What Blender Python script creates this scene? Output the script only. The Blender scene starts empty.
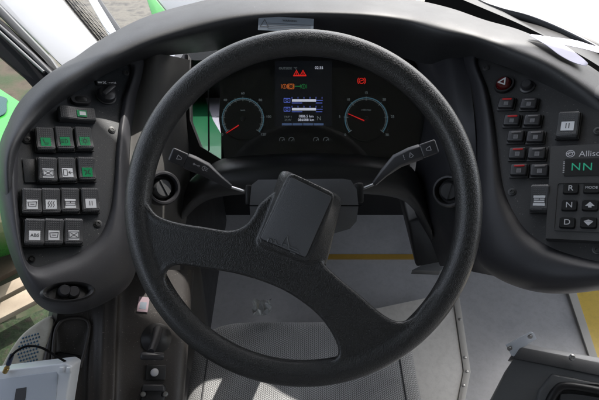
import bpy, bmesh, math, random
from mathutils import Vector, Matrix
random.seed(4)
S = bpy.context.scene
COL = S.collection
CAM = Vector((0, 0, 1.3)); FP = 476.0
c45 = math.sqrt(.5)
RI = Vector((1, 0, 0)); UP = Vector((0, c45, c45)); FW = Vector((0, c45, -c45))

def ray(px, py): return RI*((px-299.5)/FP) + UP*((200-py)/FP) + FW
def P(px, py, d): return CAM + ray(px, py)*d
def PZ(px, py, z):
    r = ray(px, py); return CAM + r*((z-CAM.z)/r.z)

# ------------------------------------------------------------------ materials
def new_mat(name):
    m = bpy.data.materials.new(name); m.use_nodes = True
    nt = m.node_tree
    return m, nt, nt.nodes, nt.links, nt.nodes['Principled BSDF']

def plastic(name, col, rough=.5, grain=900, bump=.25, var=.25, spec=.5, dust=0.0, metal=0, dist=.0006, coat=0):
    m, nt, N, L, b = new_mat(name)
    tc = N.new('ShaderNodeTexCoord')
    n1 = N.new('ShaderNodeTexNoise'); n1.inputs['Scale'].default_value = 9; n1.inputs['Detail'].default_value = 6
    L.new(tc.outputs['Object'], n1.inputs['Vector'])
    r = N.new('ShaderNodeValToRGB')
    lo = [max(0, c*(1-var)) for c in col]; hi = [min(1, c*(1+var)) for c in col]
    r.color_ramp.elements[0].position = .3; r.color_ramp.elements[1].position = .7
    r.color_ramp.elements[0].color = (*lo, 1); r.color_ramp.elements[1].color = (*hi, 1)
    L.new(n1.outputs['Fac'], r.inputs['Fac'])
    src = r.outputs['Color']
    if dust > 0:
        n3 = N.new('ShaderNodeTexNoise'); n3.inputs['Scale'].default_value = 420; n3.inputs['Detail'].default_value = 2
        L.new(tc.outputs['Object'], n3.inputs['Vector'])
        mr = N.new('ShaderNodeMapRange'); mr.inputs[1].default_value = .68; mr.inputs[2].default_value = .78; mr.inputs[3].default_value = 0; mr.inputs[4].default_value = dust
        L.new(n3.outputs['Fac'], mr.inputs[0])
        mx = N.new('ShaderNodeMix'); mx.data_type = 'RGBA'
        L.new(mr.outputs[0], mx.inputs['Factor']); L.new(src, mx.inputs['A']); mx.inputs['B'].default_value = (.35, .33, .3, 1)
        src = mx.outputs['Result']
    L.new(src, b.inputs['Base Color'])
    n4 = N.new('ShaderNodeTexNoise'); n4.inputs['Scale'].default_value = 25; n4.inputs['Detail'].default_value = 4
    L.new(tc.outputs['Object'], n4.inputs['Vector'])
    m2 = N.new('ShaderNodeMapRange'); m2.inputs[3].default_value = max(.02, rough-.09); m2.inputs[4].default_value = min(1, rough+.09)
    L.new(n4.outputs['Fac'], m2.inputs[0]); L.new(m2.outputs[0], b.inputs['Roughness'])
    b.inputs['Specular IOR Level'].default_value = spec
    b.inputs['Metallic'].default_value = metal
    b.inputs['Coat Weight'].default_value = coat
    if bump > 0:
        n2 = N.new('ShaderNodeTexNoise'); n2.inputs['Scale'].default_value = grain; n2.inputs['Detail'].default_value = 2
        L.new(tc.outputs['Object'], n2.inputs['Vector'])
        bp = N.new('ShaderNodeBump'); bp.inputs['Strength'].default_value = bump; bp.inputs['Distance'].default_value = dist
        L.new(n2.outputs['Fac'], bp.inputs['Height']); L.new(bp.outputs['Normal'], b.inputs['Normal'])
    return m

def emit(name, col, s):
    m, nt, N, L, b = new_mat(name)
    b.inputs['Base Color'].default_value = (*[c*.3 for c in col], 1)
    b.inputs['Emission Color'].default_value = (*col, 1); b.inputs['Emission Strength'].default_value = s
    return m

def pane(name, refl_ior=1.5, rough=.02, tint=(1, 1, 1)):
    m, nt, N, L, b = new_mat(name); N.remove(b)
    o = N['Material Output']
    t = N.new('ShaderNodeBsdfTransparent'); t.inputs[0].default_value = (*tint, 1)
    g = N.new('ShaderNodeBsdfGlossy'); g.inputs['Roughness'].default_value = rough
    lw = N.new('ShaderNodeLayerWeight'); lw.inputs['Blend'].default_value = .5
    pw = N.new('ShaderNodeMath'); pw.operation = 'POWER'; pw.inputs[1].default_value = 5; L.new(lw.outputs['Facing'], pw.inputs[0])
    f = N.new('ShaderNodeMath'); f.operation = 'MULTIPLY_ADD'; f.inputs[1].default_value = .9; f.inputs[2].default_value = (refl_ior-1)**2/(refl_ior+1)**2; L.new(pw.outputs[0], f.inputs[0])
    mx = N.new('ShaderNodeMixShader')
    L.new(f.outputs[0], mx.inputs[0]); L.new(t.outputs[0], mx.inputs[1]); L.new(g.outputs[0], mx.inputs[2]); L.new(mx.outputs[0], o.inputs[0])
    return m

def rocker_mat():
    m, nt, N, L, b = new_mat('rocker_plastic')
    b.inputs['Base Color'].default_value = (.056, .057, .06, 1); b.inputs['Roughness'].default_value = .4
    tc = N.new('ShaderNodeTexCoord')
    sc = N.new('ShaderNodeVectorMath'); sc.operation = 'SCALE'; sc.inputs['Scale'].default_value = 1/.0029
    L.new(tc.outputs['Object'], sc.inputs[0])
    fr = N.new('ShaderNodeVectorMath'); fr.operation = 'FRACTION'; L.new(sc.outputs[0], fr.inputs[0])
    sx = N.new('ShaderNodeSeparateXYZ'); L.new(fr.outputs[0], sx.inputs[0])
    cx = N.new('ShaderNodeCombineXYZ'); L.new(sx.outputs[0], cx.inputs[0]); L.new(sx.outputs[1], cx.inputs[1])
    ds = N.new('ShaderNodeVectorMath'); ds.operation = 'DISTANCE'; ds.inputs[1].default_value = (.5, .5, 0)
    L.new(cx.outputs[0], ds.inputs[0])
    mr = N.new('ShaderNodeMapRange'); mr.interpolation_type = 'SMOOTHSTEP'
    mr.inputs[1].default_value = .2; mr.inputs[2].default_value = .34; mr.inputs[3].default_value = 1; mr.inputs[4].default_value = 0
    L.new(ds.outputs['Value'], mr.inputs[0])
    bp = N.new('ShaderNodeBump'); bp.inputs['Strength'].default_value = .8; bp.inputs['Distance'].default_value = .0005
    ge = N.new('ShaderNodeSeparateXYZ'); L.new(tc.outputs['Normal'], ge.inputs[0])
    gt = N.new('ShaderNodeMath'); gt.operation = 'GREATER_THAN'; gt.inputs[1].default_value = .88; L.new(ge.outputs[2], gt.inputs[0])
    so_ = N.new('ShaderNodeSeparateXYZ'); L.new(tc.outputs['Object'], so_.inputs[0])
    ab = N.new('ShaderNodeMath'); ab.operation = 'ABSOLUTE'; L.new(so_.outputs[0], ab.inputs[0])
    lt = N.new('ShaderNodeMath'); lt.operation = 'LESS_THAN'; lt.inputs[1].default_value = .0087; L.new(ab.outputs[0], lt.inputs[0])
    gm = N.new('ShaderNodeMath'); gm.operation = 'MULTIPLY'; L.new(lt.outputs[0], gm.inputs[0]); L.new(mr.outputs[0], gm.inputs[1])
    L.new(gm.outputs[0], bp.inputs['Height']); L.new(bp.outputs['Normal'], b.inputs['Normal'])
    return m

def fabric_mat():
    m, nt, N, L, b = new_mat('seat_fabric')
    tc = N.new('ShaderNodeTexCoord')
    mp = N.new('ShaderNodeMapping'); mp.inputs['Rotation'].default_value = (0, 0, .03)
    L.new(tc.outputs['Object'], mp.inputs[0])
    sx = N.new('ShaderNodeSeparateXYZ'); L.new(mp.outputs[0], sx.inputs[0])
    def M(op, a, bb=None, cc=None):
        n = N.new('ShaderNodeMath'); n.operation = op
        for i, v in enumerate((a, bb, cc)):
            if v is None: continue
            if isinstance(v, (int, float)): n.inputs[i].default_value = v
            else: L.new(v, n.inputs[i])
        return n.outputs[0]
    u = M('MULTIPLY', sx.outputs[0], 125); v = M('MULTIPLY', sx.outputs[1], 240)
    fu = M('FRACT', u); zz = M('ABSOLUTE', M('SUBTRACT', fu, .5))
    col = M('FRACT', M('ADD', v, M('MULTIPLY', zz, 2.6)))
    st = M('GREATER_THAN', col, .5)
    gap = M('GREATER_THAN', M('ABSOLUTE', M('SUBTRACT', zz, .25)), .19)
    st2 = M('MULTIPLY', st, M('SUBTRACT', 1, gap))
    n1 = N.new('ShaderNodeTexNoise'); n1.inputs['Scale'].default_value = 1500; L.new(tc.outputs['Object'], n1.inputs[0])
    n2 = N.new('ShaderNodeTexNoise'); n2.inputs['Scale'].default_value = 12; n2.inputs['Detail'].default_value = 5; L.new(tc.outputs['Object'], n2.inputs[0])
    r = N.new('ShaderNodeValToRGB'); r.color_ramp.elements[0].color = (.14, .14, .14, 1); r.color_ramp.elements[1].color = (.54, .54, .54, 1)
    L.new(st2, r.inputs[0])
    mx = N.new('ShaderNodeMix'); mx.data_type = 'RGBA'; mx.blend_type = 'MULTIPLY'; mx.inputs['Factor'].default_value = .6
    L.new(r.outputs[0], mx.inputs['A'])
    r2 = N.new('ShaderNodeValToRGB'); r2.color_ramp.elements[0].position = .3; r2.color_ramp.elements[1].position = .7
    r2.color_ramp.elements[0].color = (.5, .5, .5, 1); L.new(n2.outputs['Fac'], r2.inputs[0]); L.new(r2.outputs[0], mx.inputs['B'])
    L.new(mx.outputs['Result'], b.inputs['Base Color']); b.inputs['Roughness'].default_value = .95
    b.inputs['Sheen Weight'].default_value = .2
    bp = N.new('ShaderNodeBump'); bp.inputs['Distance'].default_value = .0008; bp.inputs['Strength'].default_value = .7
    L.new(M('ADD', st2, n1.outputs['Fac']), bp.inputs['Height']); L.new(bp.outputs['Normal'], b.inputs['Normal'])
    return m

def mottled(name, cols, scale, rough=.9, bump=.3, dist=.02, detail=8, grime=.22):
    m, nt, N, L, b = new_mat(name)
    tc = N.new('ShaderNodeTexCoord')
    n1 = N.new('ShaderNodeTexNoise'); n1.inputs['Scale'].default_value = scale; n1.inputs['Detail'].default_value = detail
    L.new(tc.outputs['Object'], n1.inputs['Vector'])
    r = N.new('ShaderNodeValToRGB')
    while len(r.color_ramp.elements) < len(cols): r.color_ramp.elements.new(.5)
    for i, c in enumerate(cols):
        r.color_ramp.elements[i].position = .3+.4*i/(len(cols)-1); r.color_ramp.elements[i].color = (*c, 1)
    L.new(n1.outputs['Fac'], r.inputs[0])
    n5 = N.new('ShaderNodeTexNoise'); n5.inputs['Scale'].default_value = 60; n5.inputs['Detail'].default_value = 8; n5.inputs['Roughness'].default_value = .8; n5.inputs['Distortion'].default_value = .3
    L.new(tc.outputs['Object'], n5.inputs['Vector'])
    m5 = N.new('ShaderNodeMapRange'); m5.inputs[1].default_value = .45; m5.inputs[2].default_value = .75; m5.inputs[3].default_value = 0; m5.inputs[4].default_value = grime
    L.new(n5.outputs['Fac'], m5.inputs[0])
    x5 = N.new('ShaderNodeMix'); x5.data_type = 'RGBA'; L.new(m5.outputs[0], x5.inputs['Factor']); L.new(r.outputs[0], x5.inputs['A']); x5.inputs['B'].default_value = (.1, .085, .065, 1)
    L.new(x5.outputs['Result'], b.inputs['Base Color']); b.inputs['Roughness'].default_value = rough
    bp = N.new('ShaderNodeBump'); bp.inputs['Strength'].default_value = bump; bp.inputs['Distance'].default_value = dist
    L.new(n1.outputs['Fac'], bp.inputs['Height']); L.new(bp.outputs['Normal'], b.inputs['Normal'])
    return m

def wheel_mat():
    m, nt, N, L, b = new_mat('wheel_leathergrain')
    tc = N.new('ShaderNodeTexCoord')
    b.inputs['Base Color'].default_value = (.0055, .006, .0062, 1); b.inputs['Specular IOR Level'].default_value = .62
    n = N.new('ShaderNodeTexNoise'); n.inputs['Scale'].default_value = 700; n.inputs['Detail'].default_value = 2; L.new(tc.outputs['Object'], n.inputs['Vector'])
    mr0 = N.new('ShaderNodeMapRange'); mr0.interpolation_type = 'SMOOTHSTEP'; mr0.inputs[1].default_value = .38; mr0.inputs[2].default_value = .62; L.new(n.outputs['Fac'], mr0.inputs[0])
    bp = N.new('ShaderNodeBump'); bp.inputs['Strength'].default_value = .7; bp.inputs['Distance'].default_value = .00045
    L.new(mr0.outputs[0], bp.inputs['Height']); L.new(bp.outputs['Normal'], b.inputs['Normal'])
    n4 = N.new('ShaderNodeTexNoise'); n4.inputs['Scale'].default_value = 18; n4.inputs['Detail'].default_value = 6; L.new(tc.outputs['Object'], n4.inputs['Vector'])
    mr = N.new('ShaderNodeMapRange'); mr.inputs[1].default_value = .3; mr.inputs[2].default_value = .7; mr.inputs[3].default_value = .3; mr.inputs[4].default_value = .45; b.inputs['Coat Weight'].default_value = .35; b.inputs['Coat Roughness'].default_value = .27
    L.new(n4.outputs['Fac'], mr.inputs[0]); L.new(mr.outputs[0], b.inputs['Roughness'])
    return m

M_dash = plastic('dash_plastic', (.033, .034, .037), .52, 1400, .3, .15, dust=.25)
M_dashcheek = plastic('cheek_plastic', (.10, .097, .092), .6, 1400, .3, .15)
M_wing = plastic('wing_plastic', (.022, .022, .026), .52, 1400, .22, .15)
M_panel = plastic('switch_panel_plastic', (.014, .017, .021), .5, 1100, .35, .2, dust=.6)
M_panel_r = plastic('switch_panel_plastic_right', (.02, .02, .021), .5, 1100, .35, .2, dust=.45)
M_black = plastic('black_plastic', (.009, .009, .01), .45, 900, .2, .2)
M_knob = plastic('knob_plastic', (.028, .028, .031), .35, 900, .1, .2)
M_column = plastic('column_plastic', (.13, .134, .142), .36, 900, .15, .25, dust=.5)
M_stalk = plastic('stalk_plastic', (.03, .03, .033), .4, 1200, .2, .2)
M_console = plastic('console_plastic', (.034, .03, .028), .5, 900, .3, .25, dust=.7)
M_greycasing = plastic('grey_casing', (.10, .103, .105), .5, 1200, .3, .12)
M_greydark = plastic('grey_casing_dark', (.045, .046, .048), .5, 1200, .3, .12)
M_steel = plastic('steel', (.5, .5, .5), .3, 900, .05, .1, metal=1)
M_brass = plastic('brass', (.6, .42, .16), .3, 900, .05, .1, metal=1)
M_dot = M_rock = rocker_mat()
M_white = plastic('white_print', (.62, .63, .65), .5, 900, 0, .04)
M_green = plastic('green_lens', (.0, .24, .08), .3, 900, 0, .2)
M_ink = plastic('dark_ink', (.05, .05, .055), .6, 900, 0, .1)
M_inkgreen = plastic('ink_green', (.0, .03, .015), .6, 900, 0, .1)
M_print = plastic('grey_print', (.45, .45, .47), .6, 900, 0, .05)
M_red = plastic('red_lens', (.07, .003, .004), .25, 900, 0, .1, coat=.5)
M_fabric = fabric_mat()
M_wheel = wheel_mat()
M_pad = plastic('pad_skin', (.085, .088, .094), .36, 900, .5, .15, dust=.2)
M_face = plastic('cluster_face', (.004, .0045, .0045), .35, 900, 0, .1)
M_glass = pane('cluster_glass', 1.33, .03)
M_wind = pane('windscreen_glass', 1.3, .01)
M_scr = emit('screen_black', (.004, .005, .008), 0.089)
E_white = emit('glow_white', (.75, .8, .95), 0.153)
E_blue = emit('glow_blue', (.12, .18, .7), 0.177)
E_blue2 = emit('glow_blue_dim', (.12, .2, .4), 0.071)
E_red = emit('glow_red', (1, .03, .02), 0.130)
E_redn = emit('needle_red', (.8, .02, .02), 0.118)
E_or = emit('glow_orange', (1, .25, .04), 0.089)
E_grn = emit('glow_green', (.03, .5, .12), 0.053)
E_nn = emit('display_green', (.02, .42, .25), 0.100)
E_dim = emit('dial_print', (.3, .36, .38), 0.059)
E_arc = emit('dial_arc', (.12, .3, .4), 0.053)
M_floor = mottled('grey_floor_vinyl', [(.34, .345, .36), (.46, .46, .47), (.4, .4, .41)], 5, .3, .05, .002)
M_beige = mottled('pale_floor_panel', [(.6, .575, .53), (.7, .67, .62)], 6, .5, .05, .002)
M_strip = plastic('edge_strip', (.5, .48, .44), .5, 500, .1, .1)
M_yellow = mottled('yellow_floor', [(.72, .5, .09), (.8, .57, .12)], 5, .35, .05, .002)
M_yedge = plastic('yellow_strip', (.42, .26, .05), .45, 500, .1, .1)
M_ceil = plastic('blocker_lining', (.16, .16, .165), .8, 300, .1, .1)
M_pillar = plastic('white_pillar_paint', (.3, .31, .33), .45, 300, .05, .03)
M_rubber = plastic('black_rubber', (.005, .005, .006), .8, 600, .2, .2, spec=.15)
M_gpaint = plastic('green_paint', (.03, .25, .03), .3, 300, .0, .05, coat=.6)
M_grefl = plastic('reflected_green', (.0, .055, .02), .35, 300, .0, .1, coat=.4)
M_wrefl = plastic('reflected_white', (.22, .225, .28), .4, 300, .0, .05)
M_tint = plastic('tinted_window', (.015, .055, .05), .25, 300, .0, .05)
M_paper = plastic('paper', (.58, .57, .68), .8, 200, .05, .03)
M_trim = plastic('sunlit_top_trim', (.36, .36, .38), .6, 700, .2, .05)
M_casewhite = plastic('pale_case', (.6, .63, .67), .4, 500, .05, .05)
M_glove = mottled('cotton_glove', [(.33, .31, .26), (.45, .43, .37)], 60, .95, .5, .002)
M_blue = plastic('blue_rubber_dot', (.05, .12, .2), .6, 500, 0, .1)
M_wood = mottled('weathered_wood', [(.04, .028, .018), (.09, .06, .04)], 7, .85, .3, .01)
M_cream = mottled('pale_wood', [(.2, .16, .12), (.3, .25, .19)], 9, .8, .2, .01)
M_clear = plastic('clear_film', (.6, .62, .62), .2, 300, .2, .1); M_clear.node_tree.nodes['Principled BSDF'].inputs['Transmission Weight'].default_value = .6
M_sticker = plastic('sticker_grey', (.2, .23, .27), .4, 500, 0, .1)
M_pink = plastic('sticker_pink', (.3, .22, .25), .5, 500, 0, .1)

# ------------------------------------------------------------------ object helpers
WM = {}
def put(o, parent=None, M=None):
    COL.objects.link(o)
    M = M or Matrix.Identity(4)
    WM[o.name] = M.copy()
    if parent is not None:
        o.parent = parent; o.matrix_parent_inverse = WM[parent.name].inverted()
    o.matrix_basis = M
    return o
def tag(o, label, cat, group=None, kind=None):
    if label: o['label'] = label
    if cat: o['category'] = cat
    if group: o['group'] = group
    if kind: o['kind'] = kind
    return o
def thing(name, label, cat, loc, group=None):
    o = bpy.data.objects.new(name, None); o.empty_display_size = .05
    put(o, None, Matrix.Translation(loc)); return tag(o, label, cat, group)
def mesh_of(name, bm, mats, smooth=True, ang=40):
    me = bpy.data.meshes.new(name)
    bmesh.ops.recalc_face_normals(bm, faces=bm.faces) if getattr(bm, 'recalc', True) else None
    bm.to_mesh(me); bm.free()
    for m in (mats if isinstance(mats, (list, tuple)) else [mats]): me.materials.append(m)
    if smooth:
        me.polygons.foreach_set('use_smooth', [True]*len(me.polygons))
        me.set_sharp_from_angle(angle=math.radians(ang))
    return me
def link(name, bm, mats, parent=None, M=None, smooth=True, ang=40):
    """M None: the bmesh is in world coordinates, the origin goes to its middle"""
    if M is None:
        vs = [v.co for v in bm.verts]
        c = sum(vs, Vector())/len(vs)
        bmesh.ops.translate(bm, verts=bm.verts, vec=-c); M = Matrix.Translation(c)
    me = mesh_of(name, bm, mats, smooth, ang)
    return put(bpy.data.objects.new(name, me), parent, M)
def inst(name, me, parent, M): return put(bpy.data.objects.new(name, me), parent, M)

def bevel(bm, w, seg=2, ang=30):
    es = [e for e in bm.edges if len(e.link_faces) == 2 and e.calc_face_angle(0) > math.radians(ang)]
    if es: bmesh.ops.bevel(bm, geom=es, offset=w, segments=seg, affect='EDGES', profile=.5, clamp_overlap=True)
def add_box(bm, c, s, mi=0, M=None):
    r = bmesh.ops.create_cube(bm, size=1)
    for v in r['verts']:
        v.co = Vector((v.co.x*s[0], v.co.y*s[1], v.co.z*s[2])) + Vector(c)
        if M: v.co = M @ v.co
    for f in set(f for v in r['verts'] for f in v.link_faces): f.material_index = mi
    return r['verts']
def box(s, b=.001, c=(0, 0, 0), seg=2):
    bm = bmesh.new(); add_box(bm, c, s)
    if b: bevel(bm, b, seg)
    return bm
def prism(pts, z0, z1, b=0, seg=2, pts2=None):
    """polygon in xy from z0 up to z1 (pts2: the top outline)"""
    bm = bmesh.new(); add_prism(bm, pts, z0, z1, pts2)
    if b: bevel(bm, b, seg)
    return bm
def add_prism(bm, pts, z0, z1, pts2=None, mi=0):
    a = [bm.verts.new((p[0], p[1], z0)) for p in pts]; t = [bm.verts.new((p[0], p[1], z1)) for p in (pts2 or pts)]
    n = len(a); fs = [bm.faces.new(a[::-1]), bm.faces.new(t)]
    for i in range(n): fs.append(bm.faces.new((a[i], a[(i+1) % n], t[(i+1) % n], t[i])))
    for f in fs: f.material_index = mi
def world_prism(pts, off, b=0, seg=2):
    """world polygon pts, extruded by vector off"""
    bm = bmesh.new(); off = Vector(off)
    a = [bm.verts.new(p) for p in pts]; t = [bm.verts.new(Vector(p)+off) for p in pts]
    n = len(a); bm.faces.new(a[::-1]); bm.faces.new(t)
    for i in range(n): bm.faces.new((a[i], a[(i+1) % n], t[(i+1) % n], t[i]))
    bmesh.ops.recalc_face_normals(bm, faces=bm.faces)
    if b: bevel(bm, b, seg)
    return bm
def lathe(prof, n=32, M=None, bm=None, mi=0):
    bm = bm or bmesh.new(); rings = []
    for r, z in prof:
        if r < 1e-6: v = [bm.verts.new((0, 0, z))]
        else: v = [bm.verts.new((r*math.cos(2*math.pi*i/n), r*math.sin(2*math.pi*i/n), z)) for i in range(n)]
        rings.append(v)
    new = [v for r in rings for v in r]
    for a, b in zip(rings, rings[1:]):
        for i in range(n):
            j = (i+1) % n
            if len(a) == 1 and len(b) == 1: continue
            if len(a) == 1: f = bm.faces.new((a[0], b[i], b[j]))
            elif len(b) == 1: f = bm.faces.new((a[i], b[0], a[j]))
            else: f = bm.faces.new((a[i], b[i], b[j], a[j]))
            f.material_index = mi
    if M:
        for v in new: v.co = M @ v.co
    return bm
def cr(p, t, closed=False):
    n = len(p)
    i = int(math.floor(t)); f = t-i
    if closed: g = lambda k: p[k % n]
    else:
        if i >= n-1: i = n-2; f = 1.0
        g = lambda k: p[min(max(k, 0), n-1)]
    a, b, c, d = g(i-1), g(i), g(i+1), g(i+2)
    return tuple(.5*((2*b[k])+(-a[k]+c[k])*f+(2*a[k]-5*b[k]+4*c[k]-d[k])*f*f+(-a[k]+3*b[k]-3*c[k]+d[k])*f**3) for k in range(len(b)))
def spline(p, n, closed=False):
    m = len(p) if closed else len(p)-1
    return [cr(p, i*m/(n if closed else n-1), closed) for i in range(n)]
def tube(pts, rad, n=10, bm=None, sub=1, cap=True, mi=0):
    bm = bm or bmesh.new()
    pts = [Vector(p) for p in pts]
    rads = rad if isinstance(rad, (list, tuple)) else [rad]*len(pts)
    if sub > 1:
        q = spline([(*p, r) for p, r in zip(pts, rads)], (len(pts)-1)*sub+1)
        pts = [Vector(a[:3]) for a in q]; rads = [a[3] for a in q]
    rings = []; prev = None
    for i, p in enumerate(pts):
        t = (pts[min(i+1, len(pts)-1)]-pts[max(i-1, 0)]).normalized()
        if prev is None:
            prev = t.orthogonal().normalized()
        x = (prev - t*prev.dot(t)).normalized(); prev = x; y = t.cross(x)
        rings.append([bm.verts.new(p+(x*math.cos(2*math.pi*k/n)+y*math.sin(2*math.pi*k/n))*rads[i]) for k in range(n)])
    for a, b in zip(rings, rings[1:]):
        for i in range(n):
            f = bm.faces.new((a[i], a[(i+1) % n], b[(i+1) % n], b[i])); f.material_index = mi
    if cap:
        for r in (rings[0][::-1], rings[-1]):
            f = bm.faces.new(r); f.material_index = mi
    return bm
def grid_bm(rows, nu, nv, closed=False, fn=None):
    """rows of control points (px,py,d) -> smooth surface in world space"""
    rr = [spline(r, nu, closed) for r in rows]
    cols = [spline([r[i] for r in rr], nv) for i in range(nu)]
    bm = bmesh.new(); V = [[bm.verts.new((fn or (lambda a: P(*a)))(cols[i][j])) for j in range(nv)] for i in range(nu)]
    for i in range(nu if closed else nu-1):
        for j in range(nv-1):
            k = (i+1) % nu
            bm.faces.new((V[i][j], V[k][j], V[k][j+1], V[i][j+1]))
    return bm, V
def solid(bm, t, away=None):
    """gives an open sheet a thickness on the side turned away from the camera"""
    geo = list(bm.faces)
    bmesh.ops.recalc_face_normals(bm, faces=bm.faces)
    s = sum((f.normal.dot(CAM-f.calc_center_median()) for f in bm.faces))
    if s < 0: bmesh.ops.reverse_faces(bm, faces=bm.faces)
    bmesh.ops.solidify(bm, geom=list(bm.faces), thickness=t)
    return bm
def evaluated(o):
    dg = bpy.context.evaluated_depsgraph_get()
    return bpy.data.meshes.new_from_object(o.evaluated_get(dg), depsgraph=dg)
def remeshed(bms, voxel, smooth_it, factor=.5):
    bm = bmesh.new()
    for b in bms:
        me = bpy.data.meshes.new('tmp'); b.to_mesh(me); b.free(); bm.from_mesh(me); bpy.data.meshes.remove(me)
    me = bpy.data.meshes.new('tmp'); bm.to_mesh(me); bm.free()
    o = bpy.data.objects.new('tmp', me); COL.objects.link(o)
    r = o.modifiers.new('r', 'REMESH'); r.mode = 'VOXEL'; r.voxel_size = voxel; r.adaptivity = 0
    s = o.modifiers.new('s', 'SMOOTH'); s.iterations = smooth_it; s.factor = factor
    m2 = evaluated(o); bpy.data.objects.remove(o)
    m2.polygons.foreach_set('use_smooth', [True]*len(m2.polygons))
    return m2
def text_mesh(s, size, ext=.0001):
    c = bpy.data.curves.new('t', 'FONT'); c.body = s; c.size = size; c.extrude = ext; c.align_x = 'CENTER'; c.align_y = 'CENTER'
    c.resolution_u = 3
    o = bpy.data.objects.new('t', c); COL.objects.link(o); me = evaluated(o); bpy.data.objects.remove(o)
    return me
def add_text(bm, s, size, x, y, z, mi=0, rot=0, sx=1):
    me = text_mesh(s, size)
    R = Matrix.Rotation(rot, 3, 'Z')
    vs = [bm.verts.new(R @ Vector((v.co.x*sx, v.co.y, v.co.z)) + Vector((x, y, z))) for v in me.vertices]
    for p in me.polygons:
        try: f = bm.faces.new([vs[i] for i in p.vertices]); f.material_index = mi
        except ValueError: pass
def stroke(bm, pts, w, z, mi=0, closed=False):
    pts = [Vector((p[0], p[1])) for p in pts]
    seg = list(zip(pts, pts[1:])) + ([(pts[-1], pts[0])] if closed else [])
    for a, b in seg:
        d = (b-a)
        if d.length < 1e-9: continue
        d.normalize(); n = Vector((-d.y, d.x))*w/2; e = d*w*.35
        q = [a-e-n, b+e-n, b+e+n, a-e+n]
        f = bm.faces.new([bm.verts.new((p.x, p.y, z)) for p in q]); f.material_index = mi
def frame(o, right, up):
    x = right.normalized(); z = x.cross(up).normalized(); y = z.cross(x)
    M = Matrix((x, y, z)).transposed().to_4x4(); M.translation = o; return M

# planes for the two switch panels: 1/depth is linear in the pixel, so the surface is a true plane
def QL(px, py): return 1/(1.328-.00164*px+.0011*py)
def QR(px, py): return 1/(1.328-.00164*(599-px)+.0011*py)
def on(Q, px, py, up=0.0, rot=0.0):
    """frame lying on panel Q at pixel, z out of the panel"""
    o = P(px, py, Q(px, py)); r = P(px+1, py, Q(px+1, py))-o; u = P(px, py-1, Q(px, py-1))-o
    M = frame(o, r, u)
    if up: M = M @ Matrix.Translation((0, 0, up))
    return M @ Matrix.Rotation(rot, 4, 'Z') if rot else M
def local(M, px, py, d=None, Q=None):
    """pixel -> xy in the plane of frame M"""
    r = ray(px, py); n = M.col[2].xyz; o = M.translation
    t = (o-CAM).dot(n)/r.dot(n); return (M.inverted() @ (CAM+r*t)).xy

# ================================================================== DASHBOARD
dash = thing('dashboard', 'dark grey curved driver dashboard with arched hood, switch wings and instruments', 'dashboard', P(299, 170, .95))
HOOD = [
 [(12,240,.74),(7,240,.70),(11,240,.67),(17,238,.67),(19,236,.69)],
 [(4,196,.72),(-2,196,.685),(5,195,.650),(12,194,.652),(17,193,.68)],
 [(5,154,.73),(-1,153,.69),(6,151,.655),(15,149,.66),(20,147,.69)],
 [(24,112,.84),(15,108,.74),(24,110,.695),(38,114,.695),(44,117,.73)],
 [(54,84,.87),(43,78,.77),(53,82,.715),(65,89,.715),(72,95,.76)],
 [(84,66,.9),(74,58,.80),(82,65,.74),(91,73,.74),(98,79,.79)],
 [(108,50,.93),(100,40,.83),(107,50,.76),(116,61,.76),(122,67,.83)],
 [(148,30,.96),(140,19,.86),(145,32,.78),(152,46,.78),(160,57,.89)],
 [(190,14,.98),(185,5,.88),(190,18,.80),(196,34,.80),(202,52,.92)],
 [(242,-10,1.1),(240,-6,.9),(242,9,.81),(245,24,.81),(248,47,.94)],
 [(300,-14,1.1),(300,-9,.9),(300,7,.81),(300,20,.81),(300,46,.94)],
 [(360,-13,1.1),(360,-8,.9),(360,8,.81),(358,22,.81),(356,50,.94)],
 [(406,4,.98),(410,-1,.9),(408,13,.81),(402,28,.81),(396,56,.94)],
 [(446,14,.95),(450,8,.87),(446,21,.79),(438,38,.79),(430,64,.92)],
 [(480,26,.94),(485,20,.84),(480,32,.77),(474,43,.77),(468,57,.85)],
 [(514,42,.92),(520,30,.82),(514,44,.75),(507,56,.75),(500,65,.79)],
 [(550,62,.9),(558,47,.79),(552,60,.725),(544,72,.725),(536,80,.76)],
 [(590,88,.87),(599,72,.76),(592,86,.70),(583,98,.70),(572,104,.73)],
 [(628,118,.85),(640,105,.74),(630,118,.68),(620,130,.68),(608,134,.70)],
]
rows = [[s[k] for s in HOOD] for k in range(5)]
bm, V = grid_bm(rows, 150, 26)
solid(bm, .004)
link('hood', bm, M_dash, dash, ang=60)

def wing(rings, Q, name, mat):
    """rings: list of (inner px, outer px); lofted lip round a flat panel"""
    N = 120
    inn = [(a[0], a[1]) for a, b in rings]; out = [(b[0], b[1]) for a, b in rings]
    def mix(t, dd):
        return [(i[0]+(o[0]-i[0])*t, i[1]+(o[1]-i[1])*t, Q(i[0]+(o[0]-i[0])*t, i[1]+(o[1]-i[1])*t)+dd) for i, o in zip(inn, out)]
    R = [mix(-.04, .008), mix(0, .0), mix(.10, -.007), mix(.28, -.011), mix(.6, -.005), mix(.86, .012), mix(1.0, .045), mix(.97, .1), mix(.85, .15)]
    bm, V = grid_bm(R, N, 40, closed=True)
    solid(bm, .003)
    o = link(name, bm, mat, dash, ang=70)
    pl = spline(inn, N, True)
    bp = world_prism([P(x, y, Q(x, y)+.0005) for x, y in pl], -FW*-.006)
    p = link('switch_panel', bp, M_panel if Q is QL else M_panel_r, dash)
    return o
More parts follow.
